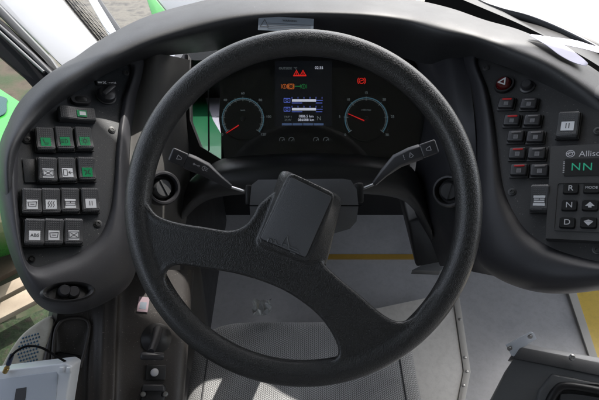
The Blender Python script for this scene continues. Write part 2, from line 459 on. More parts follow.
LW = [((130,66),(146,50)),((123,100),(138,100)),((117,140),(132,145)),((114,185),(132,190)),((109,215),(136,225)),((98,238),(138,258)),
      ((76,254),(128,286)),((55,262),(98,306)),((38,267),(66,314)),((28,263),(40,306)),((23,250),(21,280)),((20,220),(6,240)),
      ((18,180),(-2,195)),((20,140),(-2,150)),((33,108),(15,112)),((60,84),(46,80)),((95,70),(80,56))]
M_wing_l = plastic('wing_plastic_lit', (.04, .04, .045), .55, 1400, .25, .15, dust=.15)  # paler copy of the right wing plastic: left-side light put into the colour
wing(LW, QL, 'side_wing', M_wing_l)
RW = [((478,58),(462,50)),((488,90),(470,90)),((495,125),(474,130)),((499,160),(474,170)),((504,190),(472,215)),((515,215),(474,248)),
      ((530,234),(484,268)),((552,248),(510,284)),((575,256),(545,293)),((600,262),(585,292)),((625,264),(625,284)),((645,255),(655,266)),
      ((652,220),(668,225)),((652,170),(668,170)),((640,130),(655,115)),((600,104),(612,86)),((540,76),(548,62)),((505,60),(500,46))]
wing(RW, QR, 'side_wing', M_wing)

# cheeks between the wings and the instruments
CL = [[(141,54,QL(141,54)+.012),(156,54,.86),(172,56,.90),(190,60,.97)],
      [(135,105,QL(135,105)+.012),(152,108,.83),(170,108,.87),(186,110,.97)],
      [(130,150,QL(130,150)+.012),(148,155,.80),(172,158,.86),(190,164,.97)],
      [(130,205,QL(130,205)+.012),(146,208,.79),(168,212,.87),(186,222,1.0)],
      [(138,250,QL(138,250)+.012),(152,252,.82),(166,255,.9),(180,258,1.06)],
      [(152,276,.84),(158,280,.88),(168,284,.97),(182,290,1.1)]]
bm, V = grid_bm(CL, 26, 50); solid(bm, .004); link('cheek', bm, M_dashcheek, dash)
CR = [[(466,52,QR(466,52)+.012),(448,54,.88),(432,56,.92),(412,58,.98)],
      [(473,105,QR(473,105)+.012),(455,108,.84),(438,108,.89),(424,110,.97)],
      [(476,150,QR(476,150)+.012),(460,155,.82),(436,158,.88),(416,164,.97)],
      [(476,205,QR(476,205)+.012),(460,208,.81),(435,206,.88),(413,206,1.0)],
      [(480,250,QR(480,250)+.012),(466,250,.82),(448,246,.88),(430,240,.98)],
      [(494,276,.76),(474,272,.82),(456,268,.9),(440,266,.98)]]
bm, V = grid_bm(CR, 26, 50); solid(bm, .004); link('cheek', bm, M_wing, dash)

# lower fascia under the instruments
FA = [[(192,178,1.0),(218,160,.97),(260,155,.96),(320,153,.96),(380,157,.96),(410,166,.97),(424,190,1.0)],
      [(187,186,.95),(216,166,.91),(260,159,.90),(320,157,.90),(380,161,.90),(412,172,.91),(428,200,.95)],
      [(184,196,.92),(212,178,.88),(256,172,.87),(320,170,.87),(382,173,.87),(412,186,.88),(430,212,.92)],
      [(182,215,.93),(204,195,.90),(248,190,.89),(320,189,.89),(386,192,.89),(414,204,.90),(432,236,.93)],
      [(182,222,1.02),(206,201,1.0),(248,194,1.0),(320,193,1.0),(386,196,1.0),(412,208,1.0),(430,242,1.02)]]
bm, V = grid_bm(FA, 60, 26); solid(bm, .004); link('lower_fascia', bm, plastic('fascia_plastic', (.02, .021, .022), .42, 1400, .2, .15), dash)
# pedal well: back wall and sides down to the floor, extended to block outside light
bm = bmesh.new()
for (a, b) in (((-.30, 1.22), (1.5, 1.22)), ((-.36, .86), (-.30, 1.22)),):
    n = Vector((b[1]-a[1], -(b[0]-a[0]), 0)).normalized()*.02
    q = [Vector((a[0], a[1], .0)), Vector((b[0], b[1], .0)), Vector((b[0], b[1], .68)), Vector((a[0], a[1], .68))]
    vs = [bm.verts.new(p) for p in q]; vt = [bm.verts.new(p-n) for p in q]
    bm.faces.new(vs); bm.faces.new(vt[::-1])
    for i in range(4): bm.faces.new((vs[i], vt[i], vt[(i+1) % 4], vs[(i+1) % 4]))
add_box(bm, (-.335, .62, .24), (.13, 1.15, .48))  # box added under the console to keep left window light off the floor
link('pedal_well', bm, M_black, dash, smooth=False)
# dark bracket at right of the well
bm = world_prism([P(408,222,1.0), P(440,212,.98), P(448,262,.96), P(416,268,1.02)], (0, .25, -.02), .006)
link('well_bracket', bm, M_black, dash)
bm = world_prism([PZ(412,270,.18), PZ(436,258,.18), PZ(444,268,.18), PZ(440,271,.18)], (0, 0, -.02), .001)
link('bracket_foot', bm, M_greycasing, dash)
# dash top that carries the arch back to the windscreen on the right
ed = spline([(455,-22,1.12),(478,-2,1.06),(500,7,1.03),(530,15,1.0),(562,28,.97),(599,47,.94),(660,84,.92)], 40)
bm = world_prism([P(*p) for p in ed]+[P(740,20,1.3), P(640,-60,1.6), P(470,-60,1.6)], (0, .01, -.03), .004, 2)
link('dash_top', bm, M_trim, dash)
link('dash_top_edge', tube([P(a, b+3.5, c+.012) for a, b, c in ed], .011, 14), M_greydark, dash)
e2 = spline([(430,-14,1.02),(478,6,.99),(520,24,.95),(560,44,.92),(599,66,.90),(660,108,.88)], 30)
bm = world_prism([P(a, b, c) for a, b, c in e2]+[P(a, b, c+.03) for a, b, c in ed[::-1]], (0, .03, -.06), .0)
link('top_gutter', bm, M_black, dash)
bm = box((1.96, .62, .03), .01, (.85, 1.28, .62)); link('dash_shelf_blocker', bm, M_black, dash)  # unseen dash top added to block light, widened to shade the right floor
# warning sticker under the hood
o = P(286, 25, .803); M = frame(o, P(313,28,.803)-P(259,25,.803), UP)
bm = box((.093, .024, .0006), .0002)
add_text(bm, 'WARNING', .005, .006, .006, .0006, 1)
for i in range(4): stroke(bm, [(-.03, .0005-.003*i), (.042, .0005-.003*i)], .0007, .0006, 1)
stroke(bm, [(-.043, -.006), (-.036, .006), (-.029, -.006)], .001, .0006, 1, True)
link('warning_sticker', bm, [M_sticker, M_ink], dash, M @ Matrix.Translation((0, 0, .003)), smooth=False)

# ---------------------------------------------------- instrument cluster
CM = frame(P(310, 108, .965), RI, UP)          # plane square to the sight line
def cl(px, py): return local(CM, px, py)
outl = [(196,56),(240,48),(300,45),(360,48),(412,58),(430,100),(428,150),(400,160),(320,158),(260,160),(232,166),(222,150),(220,110),(221,70)]
outl = [(222,48),(300,44),(360,46),(412,56),(432,100),(430,160),(380,164),(320,162),(260,163),(226,168),(219,120)]
clus = link('instrument_cluster', prism([cl(*p) for p in outl], -.03, 0, .002), M_face, dash, CM)
bb = box((.40, .30, .02), .002, (.013, 0, -.05)); link('cluster_light_stop', bb, M_black, dash, CM)  # unseen box added behind the cluster against a light leak
def ring(bm, c, r, w, a0, a1, z, n=60, mi=0):
    for i in range(n):
        t0 = a0+(a1-a0)*i/n; t1 = a0+(a1-a0)*(i+1)/n
        f = bm.faces.new([bm.verts.new((c[0]+math.cos(t)*q, c[1]+math.sin(t)*q, z)) for t, q in ((t0, r-w/2), (t1, r-w/2), (t1, r+w/2), (t0, r+w/2))])
        f.material_index = mi
PX = .965/FP
def dial(px, py, r, labels, needle, unit, sc):
    c = cl(px, py); M = CM @ Matrix.Translation((c.x, c.y, .0006))
    bm = bmesh.new(); a0 = math.radians(218); a1 = math.radians(-38); R = r*PX
    lathe([(0, 0), (R*1.0, 0), (R*1.05, .0012), (R*1.08, .0012), (R*1.1, 0)], 64, None, bm, 0)
    ring(bm, (0, 0), R, .0021, a0, a1, .0016, 80, 1)
    ring(bm, (0, 0), R*.93, .0007, a0, a1, .0016, 80, 2)
    n = len(labels)
    for i, s in enumerate(labels):
        a = a0+(a1-a0)*i/(n-1)
        stroke(bm, [(math.cos(a)*R*.86, math.sin(a)*R*.86), (math.cos(a)*R*1.07, math.sin(a)*R*1.07)], .0009, .002, 2)
        if s: add_text(bm, s, .0072, math.cos(a)*R*1.26, math.sin(a)*R*1.24, .002, 2)
        if i < n-1:
            for k in (.25, .5, .75):
                b = a0+(a1-a0)*(i+k)/(n-1)
                stroke(bm, [(math.cos(b)*R*.94, math.sin(b)*R*.94), (math.cos(b)*R*1.03, math.sin(b)*R*1.03)], .0005, .002, 2)
    add_text(bm, unit, .0045, 0, R*.42, .002, 2)
    link('dial', bm, [M_face, E_arc, E_dim], dash, M, smooth=False)
    nb = bmesh.new(); d0 = Vector(needle[0]); d1 = Vector(needle[1])
    p0 = cl(*d0)-c; p1 = cl(*d1)-c
    dv = (p1-p0).normalized(); nn = Vector((-dv.y, dv.x))
    add_prism(nb, [p0-nn*.0011, p0+nn*.0011, p1+nn*.0005, p1-nn*.0005], .003, .0042)
    link('needle', nb, E_redn, dash, M, smooth=False)
    hub = lathe([(0, .0052), (.004, .005), (.005, .003), (.005, .0)], 24)
    link('needle_hub', hub, M_black, dash, M)
dial(243, 119, 20.5, ['0', '', '20', '', '40', '', '60', '', '80', '', '100', '', '120'][::1], ((239,125.5),(226.5,133.5)), 'km/h', 1)
dial(366, 119, 21, ['0', '5', '10', '15', '20', '25', '30'], ((364,121),(348,114)), 'x100 r/min', 1)
# centre screen
c = cl(303.5, 95); SM = CM @ Matrix.Translation((c.x, c.y, .0006))
def sl(px, py): q = local(SM, px, py); return (q.x, q.y)
scr = link('screen', prism([sl(*p) for p in ((275,61),(332,61),(332,126),(275,126))], 0, .001, .0003), M_scr, dash, SM)
ui = bmesh.new(); z = .0013
def T(s, px, py, size, mi): x, y = sl(px, py); add_text(ui, s, size*PX, x, y, z, mi)
T('OUTSIDE  °C', 288, 68.5, 3.2, 4); T('02:35', 319, 68, 3.8, 0)
for x in (296.5, 303):  # red triangles
    stroke(ui, [sl(x-3, 76), sl(x, 70.5), sl(x+3, 76)], .0014, z, 2, True); stroke(ui, [sl(x, 72.5), sl(x, 74.8)], .0012, z, 2)
stroke(ui, [sl(294, 75.3), sl(306, 75.3)], .0015, z, 2)
def icon(x, y, mi, k=1):
    ring(ui, Vector(sl(x, y)), 2.1*PX, .0009, 0, 2*math.pi, z, 16, mi)
    stroke(ui, [sl(x-3.1, y-2), sl(x-3.1, y+2)], .0008, z, mi); stroke(ui, [sl(x+3.1, y-2), sl(x+3.1, y+2)], .0008, z, mi)
    stroke(ui, [sl(x, y-1), sl(x, y+1)], .0008, z, mi)
icon(284.5, 86.5, 3); icon(291, 86.5, 3)
stroke(ui, [sl(288.5, 84), sl(293.5, 84), sl(293.5, 89), sl(288.5, 89)], .0008, z, 3, True)
stroke(ui, [sl(295, 86.5), sl(300, 86.5)], .0018, z, 5); icon(303.5, 86.5, 5)
for y in (100.5, 109.3):
    x0, x1 = 292, 316
    q = [sl(x0, y-1.2), sl(x1, y-1.2), sl(x1, y+1.2), sl(x0, y+1.2)]
    f = ui.faces.new([ui.verts.new((a, b, z)) for a, b in q]); f.material_index = 0
    for i in range(6): stroke(ui, [sl(292+i*6, y-3.2), sl(292+i*6, y-1.8)], .0011, z, 1)
    stroke(ui, [sl(316, y), sl(322.5, y)], .0011, z, 1); stroke(ui, [sl(292, y+2.6), sl(302, y+2.6)], .0013, z, 1); stroke(ui, [sl(316, y+2.6), sl(322, y+2.6)], .0013, z, 1)
    stroke(ui, [sl(284, y-2), sl(290, y-2), sl(290, y+2), sl(284, y+2)], .0010, z, 1, True); ring(ui, Vector(sl(287, y)), 1.2*PX, .0008, 0, 6.283, z, 12, 1)
T('TRIP 1', 288, 117, 3.0, 4); T('1886.5 km', 306, 116.4, 3.6, 0); T('24.4V', 288, 120, 3.0, 4); T('086088 km', 306, 120, 3.6, 0); T('N', 319, 118.5, 6, 4)
for i in range(4):
    a = 282+i*10.6; q = [sl(a, 123.2), sl(a+9.8, 123.2), sl(a+9.8, 125.4), sl(a, 125.4)]
    f = ui.faces.new([ui.verts.new((u, v, z)) for u, v in q]); f.material_index = 6
link('screen_readout', ui, [E_white, E_blue, E_red, E_or, E_dim, E_grn, E_blue2], scr, SM, smooth=False)
# single red warning lamp and dim tell tales
wl = bmesh.new(); x, y = cl(361.5, 81)
ring(wl, (x, y), 2.6*PX, .0012, 0, 6.283, .002, 20)
for s in (-1, 1): ring(wl, (x, y), 4*PX, .0012, math.radians(-50 if s > 0 else 130), math.radians(50 if s > 0 else 230), .002, 10)
stroke(wl, [(x-.004, y-.001), (x+.004, y+.002)], .0012, .002)
link('warning_lamp', wl, E_red, dash, CM, smooth=False)
for px, py in ((282,140),(291.5,140),(316,140),(326,140)):
    tl = bmesh.new(); x, y = cl(px, py); ring(tl, (x, y), 2.6*PX, .0007, -.3, 3.5, .002, 14); stroke(tl, [(x, y-.002), (x+.003, y+.001)], .0007, .002)
    link('tell_tale', tl, E_dim, dash, CM, smooth=False)
GM = CM @ Matrix.Translation((0, 0, .014))
link('cluster_glass', prism([cl(*p)*1.0 for p in outl], -.0008, .0008), M_glass, dash, GM, smooth=False)
for px, py in ((207,141),):
    pass
# bezel post at the left end of the cluster
bm = world_prism([P(207.4,62,.95), P(208.6,60,.95), P(209.6,150,.94), P(208,152,.94)], FW*.003, .0005); link('cluster_post', bm, M_black, dash)
bm = world_prism([P(184,54,.99), P(188,54,.99), P(190,120,.98), P(200,146,.97), P(222,160,.96), P(222,168,.96), P(186,168,.97)], FW*.03, .002); link('cluster_post', bm, M_black, dash)

# ---------------------------------------------------- switches
def glyph(bm, k, w, h, z, mi):
    s = min(w, h)*.32; t = s*.22
    if k == 'tri': stroke(bm, [(-s, -s*.8), (0, s), (s, -s*.8)], t, z, mi, True)
    elif k == 'lamp':
        ring(bm, (0, 0), s*.8, t, -math.pi/2, math.pi/2, z, 10, mi); stroke(bm, [(0, -s*.8), (0, s*.8)], t, z, mi)
        for i in (-1, 0, 1): stroke(bm, [(-s*1.5, i*s*.5), (-s*.5, i*s*.5)], t, z, mi)
    elif k == 'wave':
        for i in (-1, 0, 1): stroke(bm, [(i*s*.7-s*.2, -s), (i*s*.7+s*.2, -s*.3), (i*s*.7-s*.2, s*.3), (i*s*.7+s*.2, s)], t, z, mi)
    elif k == 'fan':
        ring(bm, (0, 0), s*.35, t, 0, 6.283, z, 10, mi)
        for i in range(4):
            a = i*math.pi/2+.5; stroke(bm, [(math.cos(a)*s*.4, math.sin(a)*s*.4), (math.cos(a+.4)*s*1.1, math.sin(a+.4)*s*1.1)], t*1.5, z, mi)
    elif k == 'door': stroke(bm, [(-s*1.2, -s), (-s*1.2, s), (-.1*s, s), (-.1*s, -s)], t, z, mi, True); stroke(bm, [(.3*s, 0), (1.4*s, 0)], t, z, mi); stroke(bm, [(.8*s, .5*s), (.3*s, 0), (.8*s, -.5*s)], t, z, mi)
    elif k == 'mirror': stroke(bm, [(-s, -s*.7), (-s*1.2, s*.7), (s*1.2, s*.9), (s, -s*.7)], t, z, mi, True); stroke(bm, [(-s*.5, 0), (s*.5, 0)], t, z, mi)
    elif k == 'bus': stroke(bm, [(-s*1.5, -s*.6), (-s*1.5, s*.7), (s*1.5, s*.7), (s*1.5, -s*.6)], t, z, mi, True); stroke(bm, [(-s*1.5, .1*s), (s*1.5, .1*s)], t, z, mi); stroke(bm, [(0, .1*s), (0, s*.7)], t, z, mi)
    elif k == 'cross': stroke(bm, [(-s, -s*.7), (s, s*.7)], t, z, mi); stroke(bm, [(-s, s*.7), (s, -s*.7)], t, z, mi); stroke(bm, [(-s*1.4, -s), (-s*1.4, s), (s*1.4, s), (s*1.4, -s)], t, z, mi, True)
    elif k == 'spot':
        ring(bm, (0, 0), s*.55, t*1.6, 0, 6.283, z, 12, mi)
        for i in range(8): a = i*math.pi/4; stroke(bm, [(math.cos(a)*s*.9, math.sin(a)*s*.9), (math.cos(a)*s*1.2, math.sin(a)*s*1.2)], t, z, mi)
    elif k == 'seat': stroke(bm, [(-s*.8, s), (-s*.4, -s*.5), (s*.8, -s*.5)], t*1.4, z, mi); stroke(bm, [(-s*.4, -s), (s*.6, -s)], t, z, mi)
    elif k == 'abs': add_text(bm, 'ABS', s*1.5, 0, 0, z, mi)
    elif k == 'two': stroke(bm, [(-s*.35, -s*.7), (-s*.35, s*.7)], t, z, mi); stroke(bm, [(s*.35, -s*.7), (s*.35, s*.7)], t, z, mi)
def rocker_mesh(w, h, flip=False):
    # side profile (y, z): the top end rolls over, the middle dips, the foot is a thick step
    pr = [(-h/2, -.001), (-h/2, .0095), (-h/2+.002, .0115), (-h*.25, .0108), (0, .0112), (h*.22, .0135), (h*.38, .0145), (h*.46, .0125), (h/2, .008), (h/2, -.001)]
    bm = bmesh.new(); a = [bm.verts.new((-w/2, y, z)) for y, z in pr]; b = [bm.verts.new((w/2, y, z)) for y, z in pr]
    n = len(pr); bm.faces.new(a); bm.faces.new(b[::-1])
    for i in range(n): bm.faces.new((a[i], b[i], b[(i+1) % n], a[(i+1) % n]))
    bmesh.ops.recalc_face_normals(bm, faces=bm.faces)
    es = [e for e in bm.edges if abs(e.verts[0].co.x-e.verts[1].co.x) < 1e-6 and max(v.co.z for v in e.verts) > .005]
    es += [e for e in bm.edges if abs(e.verts[0].co.x-e.verts[1].co.x) > 1e-4 and abs(e.verts[0].co.z-.0115) < .003 and e.verts[0].co.y < -h*.4]
    bmesh.ops.bevel(bm, geom=es, offset=.0013, segments=3, affect='EDGES', clamp_overlap=True)
    return mesh_of('rocker_switch', bm, M_rock, True, 35)
def bezel_bm(w, h): 
    bm = bmesh.new(); t = .0014
    for c, s in (((-(w+t)/2-.0003, 0, .0018), (t, h+2*t, .0036)), (((w+t)/2+.0003, 0, .0018), (t, h+2*t, .0036)), ((0, (h+t)/2+.0003, .0018), (w, t, .0036)), ((0, -(h+t)/2-.0003, .0018), (w, t, .0036))):
        add_box(bm, c, s)
    return bm
RK = {}
def rocker(Q, px, py, wpx, hpx, leg, lc, gly, lw=.5, rot=0.0, ly=-.19, lx=0, label=None):
    d = Q(px, py); w = wpx*.92*d/FP; h = hpx*.96*d/FP; key = (round(wpx), round(hpx))
    if key not in RK: RK[key] = (rocker_mesh(w, h), mesh_of('switch_bezel', bezel_bm(w, h), M_black, False))
    M = on(Q, px, py, .0015, rot+random.uniform(-.012, .012)) @ Matrix.Rotation(random.choice((-.03, .0, .03)), 4, 'X')
    o = inst('rocker_switch', RK[key][0], dash, M)
    if label: o['label'] = label
    inst('switch_bezel', RK[key][1], o, M)
    if lc is not None:
        L = .42*h if wpx < hpx else .55*h
        LWd = lw*w
        bm = box((LWd, L*.9 if wpx < hpx else L, .0006), .0001)
        if isinstance(lc, tuple):   # two tone
            pass
        glyph(bm, gly, LWd, L, .0006, 1)
        tilt = Matrix.Rotation(math.radians(1.5), 4, 'X')
        link('legend', bm, [M_green, M_inkgreen] if lc == 'g' else [M_white, M_ink], o, M @ Matrix.Translation((lx*w, ly*h, .0114)) @ tilt, smooth=False)
    return o
rocker(QL, 44, 142, 17.5, 25.5, 1, 'g', 'seat', .55, -.03, label='black rocker switch with green legend')
rocker(QL, 63, 141, 17, 25.5, 1, 'g', 'lamp', .55, -.02, label='black rocker switch with green legend')
rocker(QL, 82.5, 141, 17, 25.5, 1, 'g', 'spot', .6, -.01, label='black rocker switch with green legend')
rocker(QL, 46.5, 172, 17, 26.5, 1, 'w', 'cross', .62, -.03)
rocker(QL, 65.5, 172, 17, 26.5, 1, 'w', 'door', .62, -.02)
rocker(QL, 85, 171, 17, 26.5, 1, 'g', 'fan', .6, -.01, label='black rocker switch with green legend')
for i, (x, g) in enumerate(((31, 'mirror'), (49.5, 'wave'), (68.5, 'bus'), (88.5, 'two'))): rocker(QL, x, 203.5-.5*i, 17, 26.5, 1, 'w', g, .62, -.03+.01*i)
for i, (x, g) in enumerate(((33.5, 'abs'), (52.5, 'mirror'), (72, 'cross'))): rocker(QL, x, 234-.5*i, 17, 26.5, 1, 'w', g, .62, -.03+.01*i)
# sideways rocker
Mh = on(QL, 76, 117, .0015, -.07)
hw = 34*.75/FP; hh = 14*.75/FP
o = inst('rocker_switch', rocker_mesh(hh, hw), dash, Mh @ Matrix.Rotation(math.radians(90), 4, 'Z'))
o['label'] = 'sideways black rocker switch with green and white legend'
bm = box((.014, .0115, .0006), .0001); add_box(bm, (.001, 0, .0004), (.009, .0065, .0005), 1)
link('legend', bm, [M_green, M_white], o, Mh @ Matrix.Translation((.006, -.001, .0122)), smooth=False)
# blank slot
bm = box((.019, .037, .0012), .0003); link('blank_plate', bm, M_panel, dash, on(QL, 31, 171, .001))
# oval button
Mo = on(QL, 80.5, 101, 0, -.05)
bm = bmesh.new(); pts = [(math.copysign(.0075, math.cos(a))+math.cos(a)*.0085, math.sin(a)*.0085) for a in [2*math.pi*(i+.5)/40 for i in range(40)]]
add_prism(bm, pts, 0, .006, [(x*.92, y*.88) for x, y in pts]); bevel(bm, .0012, 3, 40)
bt = link('oval_button', bm, M_knob, dash, Mo)
bm = bmesh.new(); add_prism(bm, [(x*.6, y*.6) for x, y in pts], .0062, .0075, [(x*.5, y*.45) for x, y in pts]); link('oval_cap', bm, M_black, bt, Mo)
# rotary knob and fan strip
Mk = on(QL, 106, 96)
k = lathe([(0, .013), (.011, .013), (.0135, .0115), (.0145, .002), (.0165, .0015), (.0165, 0)], 40)
kn = link('rotary_knob', k, M_knob, dash, Mk)
bm = box((.008, .028, .012), .002, (0, 0, .017)); link('knob_grip', bm, M_knob, kn, Mk @ Matrix.Rotation(-.9, 4, 'Z'))
Ms = on(QL, 106.5, 83.5, .002, -.03); bm = box((.034, .0085, .0008), .0002)
for i in range(6): add_box(bm, (.002+i*.0025, 0, .0007), (.0012, .001+.0006*i, .0004), 1)
for a in (.785, 2.356): stroke(bm, [(-.004-.003*math.cos(a), -.003*math.sin(a)), (-.004+.003*math.cos(a), .003*math.sin(a))], .0016, .0009, 1)
stroke(bm, [(-.014, 0), (-.009, 0)], .003, .0009, 1)
link('fan_strip', bm, [M_black, M_white], dash, Ms, smooth=False)
# screws
sb = lathe([(0, .0016), (.0015, .0016), (.0017, .0022), (.0036, .0019), (.0046, 0)], 20); sme = mesh_of('screw', sb, M_steel)
wsh = mesh_of('screw', lathe([(0, .0004), (.0018, .0004), (.0020, .0014), (.0038, .0013), (.0042, .0004), (.0058, 0)], 20), plastic('screw_dark', (.03, .03, .03), .4, 900, 0, .1))
for x, y in ((126,73),(112,130),(27,140),(98,224)): inst('screw', wsh, dash, on(QL, x, y, .001))
inst('screw', mesh_of('screw', lathe([(0, .0005), (.002, .0005), (.003, .0016), (.0045, .0)], 16), M_black), dash, on(QL, 32, 259, .001))
for x, y in ((486,68),(512,192),(598,131),(597,250)): inst('screw', wsh, dash, on(QR, x, y, .001))

# right panel
rr = [(507,105),(529.5,105.5),(512.5,122),(533,122),(516.5,138),(536,138.5),(518,155),(537.5,155),(519.5,171.5),(540,172)]
pb = bmesh.new(); add_box(pb, (0, 0, .004), (.0235, .0185, .009)); bevel(pb, .0022, 3)
pbm = mesh_of('push_button', pb, M_knob)
fb = box((.0275, .0225, .003), .001); fbm = mesh_of('button_bezel', fb, M_black)
E_led = emit('red_led', (.55, .01, .015), 0.059)
M_slit = plastic('unlit_slit', (.16, .15, .15), .35, 900, 0, .1)
for i, (x, y) in enumerate(rr):
    lit = i in (0, 2, 6, 8)
    M = on(QR, x, y, .001, .02); o = inst('push_button', pbm, dash, M); inst('button_bezel', fbm, o, M)
    if lit: o['label'] = 'black push button with its red lamp lit'
    b2 = box((.0145, .0026, .0012), .0006, (.001, .0052, .009)); link('button_lamp', b2, E_led if lit else M_slit, o, M)
    b3 = bmesh.new(); add_box(b3, (.001, -.0026, .0086), (.0062, .0066, .0004)); 
    for q in range(3): stroke(b3, [(-.001, -.0046+.002*q), (.003, -.0046+.002*q)], .0007, .009, 1)
    link('button_mark', b3, [M_print if False else plastic('mark_grey', (.2, .2, .21), .6, 900, 0, .1), M_ink] if i == 0 else [bpy.data.materials['mark_grey'], M_ink], o, M, smooth=False)
Mz = on(QR, 504.5, 85)
hz = link('hazard_button', lathe([(0, .011), (.009, .0105), (.0115, .008), (.0125, 0)], 36), M_red, dash, Mz)
bm = bmesh.new(); ring(bm, (0, 0), .0145, .004, 0, 6.283, .0035, 32); 
link('button_collar', lathe([(.0128, 0), (.0128, .005), (.0155, .005), (.0165, 0)], 36), M_black, hz, Mz); bm.free()
bm = bmesh.new(); stroke(bm, [(-.0058, -.0042), (0, .0062), (.0058, -.0042)], .0022, .0118, 0, True); link('triangle_mark', bm, M_white, hz, Mz @ Matrix.Rotation(-.35, 4, 'Z'), smooth=False)
link('round_knob', lathe([(0, .012), (.0065, .0115), (.0085, .009), (.009, .003), (.0115, .002), (.012, 0)], 32), M_knob, dash, on(QR, 527.5, 87))
M_rlight = plastic('rocker_grey', (.09, .09, .09), .45, 900, .1, .15)
rocker(QR, 569, 127.5, 20, 29, 1, 'w', 'two', .62, .02, ly=-.1, label='tall grey rocker switch standing beside the push buttons')
rocker(QR, 541, 200, 17.5, 29, 1, 'w', 'bus', .66, .0, ly=-.14, label='grey rocker switch with pale pictogram at the foot of the panel')

# round air vents
def vent(px, py, d, nrm, r, rot):
    z = nrm.normalized(); x = z.orthogonal().normalized(); M = frame(P(px, py, d), z.cross(UP).normalized()*-1, UP.copy())
    y = (UP - z*UP.dot(z)).normalized(); x = y.cross(z); M = Matrix((x, y, z)).transposed().to_4x4(); M.translation = P(px, py, d)
    o = link('air_vent', lathe([(r*.80, -.02), (r*.8, .004), (r*.86, .008), (r*.97, .008), (r*1.05, .004), (r*1.1, -.006), (r*1.1, -.02)], 48), M_knob, dash, M)
    bm = lathe([(0, .004), (r*.5, .0035), (r*.62, -.002), (r*.66, -.01)], 40); 
    add_box(bm, (0, 0, .004), (r*.10, r*1.05, .004)); link('vent_flap', bm, M_greydark, o, M @ Matrix.Rotation(rot, 4, 'Z') @ Matrix.Rotation(.25, 4, 'Y'))
    bm = bmesh.new()
    for a in (.6, 3.75): 
        for i in range(10):
            t0 = a+i*.12
            add_box(bm, (math.cos(t0)*r*.73, math.sin(t0)*r*.73, .003), (.004, .004, .006))
    bm.free()
    link('vent_throat', lathe([(0, -.018), (r*.8, -.018), (r*.8, -.012), (0, -.012)], 40), M_black, o, M)
vent(163, 188, .805, (CAM-P(163,188,.805)).normalized()+RI*.35, .0275, .5)
vent(449, 191, .815, (CAM-P(449,191,.815)).normalized()-RI*.35, .0265, -.3)
# headlamp key socket below the left wing panel
Mv = frame(P(66, 296, .655), RI, UP+FW*-.5)
bm = lathe([(0, -.006), (.024, -.006), (.027, .001), (.031, .003), (.034, -.002)], 40); 
for v in bm.verts: v.co.y *= .42
o = link('lamp_socket', bm, M_black, dash, on(QL, 66, 295, .020, .08) @ Matrix.Rotation(-.12, 4, 'X'))
link('socket_knob', lathe([(0, .006), (.006, .006), (.008, .002), (.009, -.006)], 24), M_knob, o, on(QL, 62, 294, .018, .08))
link('socket_knob', lathe([(0, .004), (.006, .004), (.008, .001), (.009, -.006)], 24), M_knob, o, on(QL, 71, 295, .018, .08))

# ================================================================== GEAR SELECTOR KEYPAD
KM = on(QR, 592, 193, .0)
gs = thing('gear_selector', 'black keypad gear selector with green NN display and six buttons', 'gear selector', KM.translation)
def kl(px, py): q = local(KM, px, py); return (q.x, q.y)
def rrect(x0, y0, x1, y1, r, n=5):
    out = []
    for cx, cy, a in ((x1-r, y1-r, 0), (x0+r, y1-r, 90), (x0+r, y0+r, 180), (x1-r, y0+r, 270)):
        out += [(cx+r*math.cos(math.radians(a+90*i/n)), cy+r*math.sin(math.radians(a+90*i/n))) for i in range(n+1)]
    return out
A = kl(552, 150); B = kl(547, 241); XR = kl(612, 150)[0]+.012
bm = prism([(A[0], A[1]), (B[0], B[1]), (XR+.002, B[1]), (XR, A[1])], 0, .012, .003, 3)
M_sel = plastic('selector_plastic', (.035, .035, .036), .45, 900, .3, .15)
M_key = plastic('key_rubber', (.008, .008, .009), .35, 900, .1, .2)
link('housing', bm, M_sel, gs, KM)
q0 = kl(558, 186); q1 = kl(612, 236)
bm = bmesh.new(); o_ = rrect(q0[0], q1[1], XR-.005, q0[1], .004); i_ = rrect(q0[0]+.0014, q1[1]+.0014, XR-.0064, q0[1]-.0014, .003)
vo = [bm.verts.new((x, y, .0132)) for x, y in o_]; vi = [bm.verts.new((x, y, .0132)) for x, y in i_]
vo2 = [bm.verts.new((x, y, .0118)) for x, y in o_]; vi2 = [bm.verts.new((x, y, .0118)) for x, y in i_]
n = len(vo)
for i in range(n):
    j = (i+1) % n
    bm.faces.new((vo[i], vo[j], vi[j], vi[i])); bm.faces.new((vo2[i], vo2[j], vo[j], vo[i])); bm.faces.new((vi[i], vi[j], vi2[j], vi2[i]))
link('key_frame', bm, M_sel, gs, KM)
bm = bmesh.new(); x, y = kl(566, 163); x2, y2 = kl(612, 179)
add_prism(bm, rrect(x, y2, XR-.006, y, .0015), .0121, .0128); disp = link('display', bm, M_key, gs, KM)
bm = bmesh.new()
for px in (577, 588.5): 
    x, y = kl(px, 171); add_text(bm, 'N', .0165, x, y, .0132, 0)
link('display_digits', bm, E_nn, disp, KM, smooth=False)
bm = bmesh.new(); x, y = kl(565, 171)
for i in range(7): stroke(bm, [(x-.0006, y-.008+i*.0027), (x+.0006, y-.008+i*.0027)], .0012, .0131, 0)
link('level_bar', bm, M_print, disp, KM, smooth=False)
bm = bmesh.new(); x, y = kl(571.5, 157.5); ring(bm, (x, y), .0052, .0011, 0, 6.283, .0124, 24); ring(bm, (x, y), .0028, .001, 0, 6.283, .0124, 20); stroke(bm, [(x-.005, y), (x+.004, y+.002)], .001, .0124)
x, y = kl(592.5, 157.5); add_text(bm, 'Allison', .0125, x+.001, y, .0123, 0, 0, .95)
link('brand_lettering', bm, M_print, gs, KM, smooth=False)
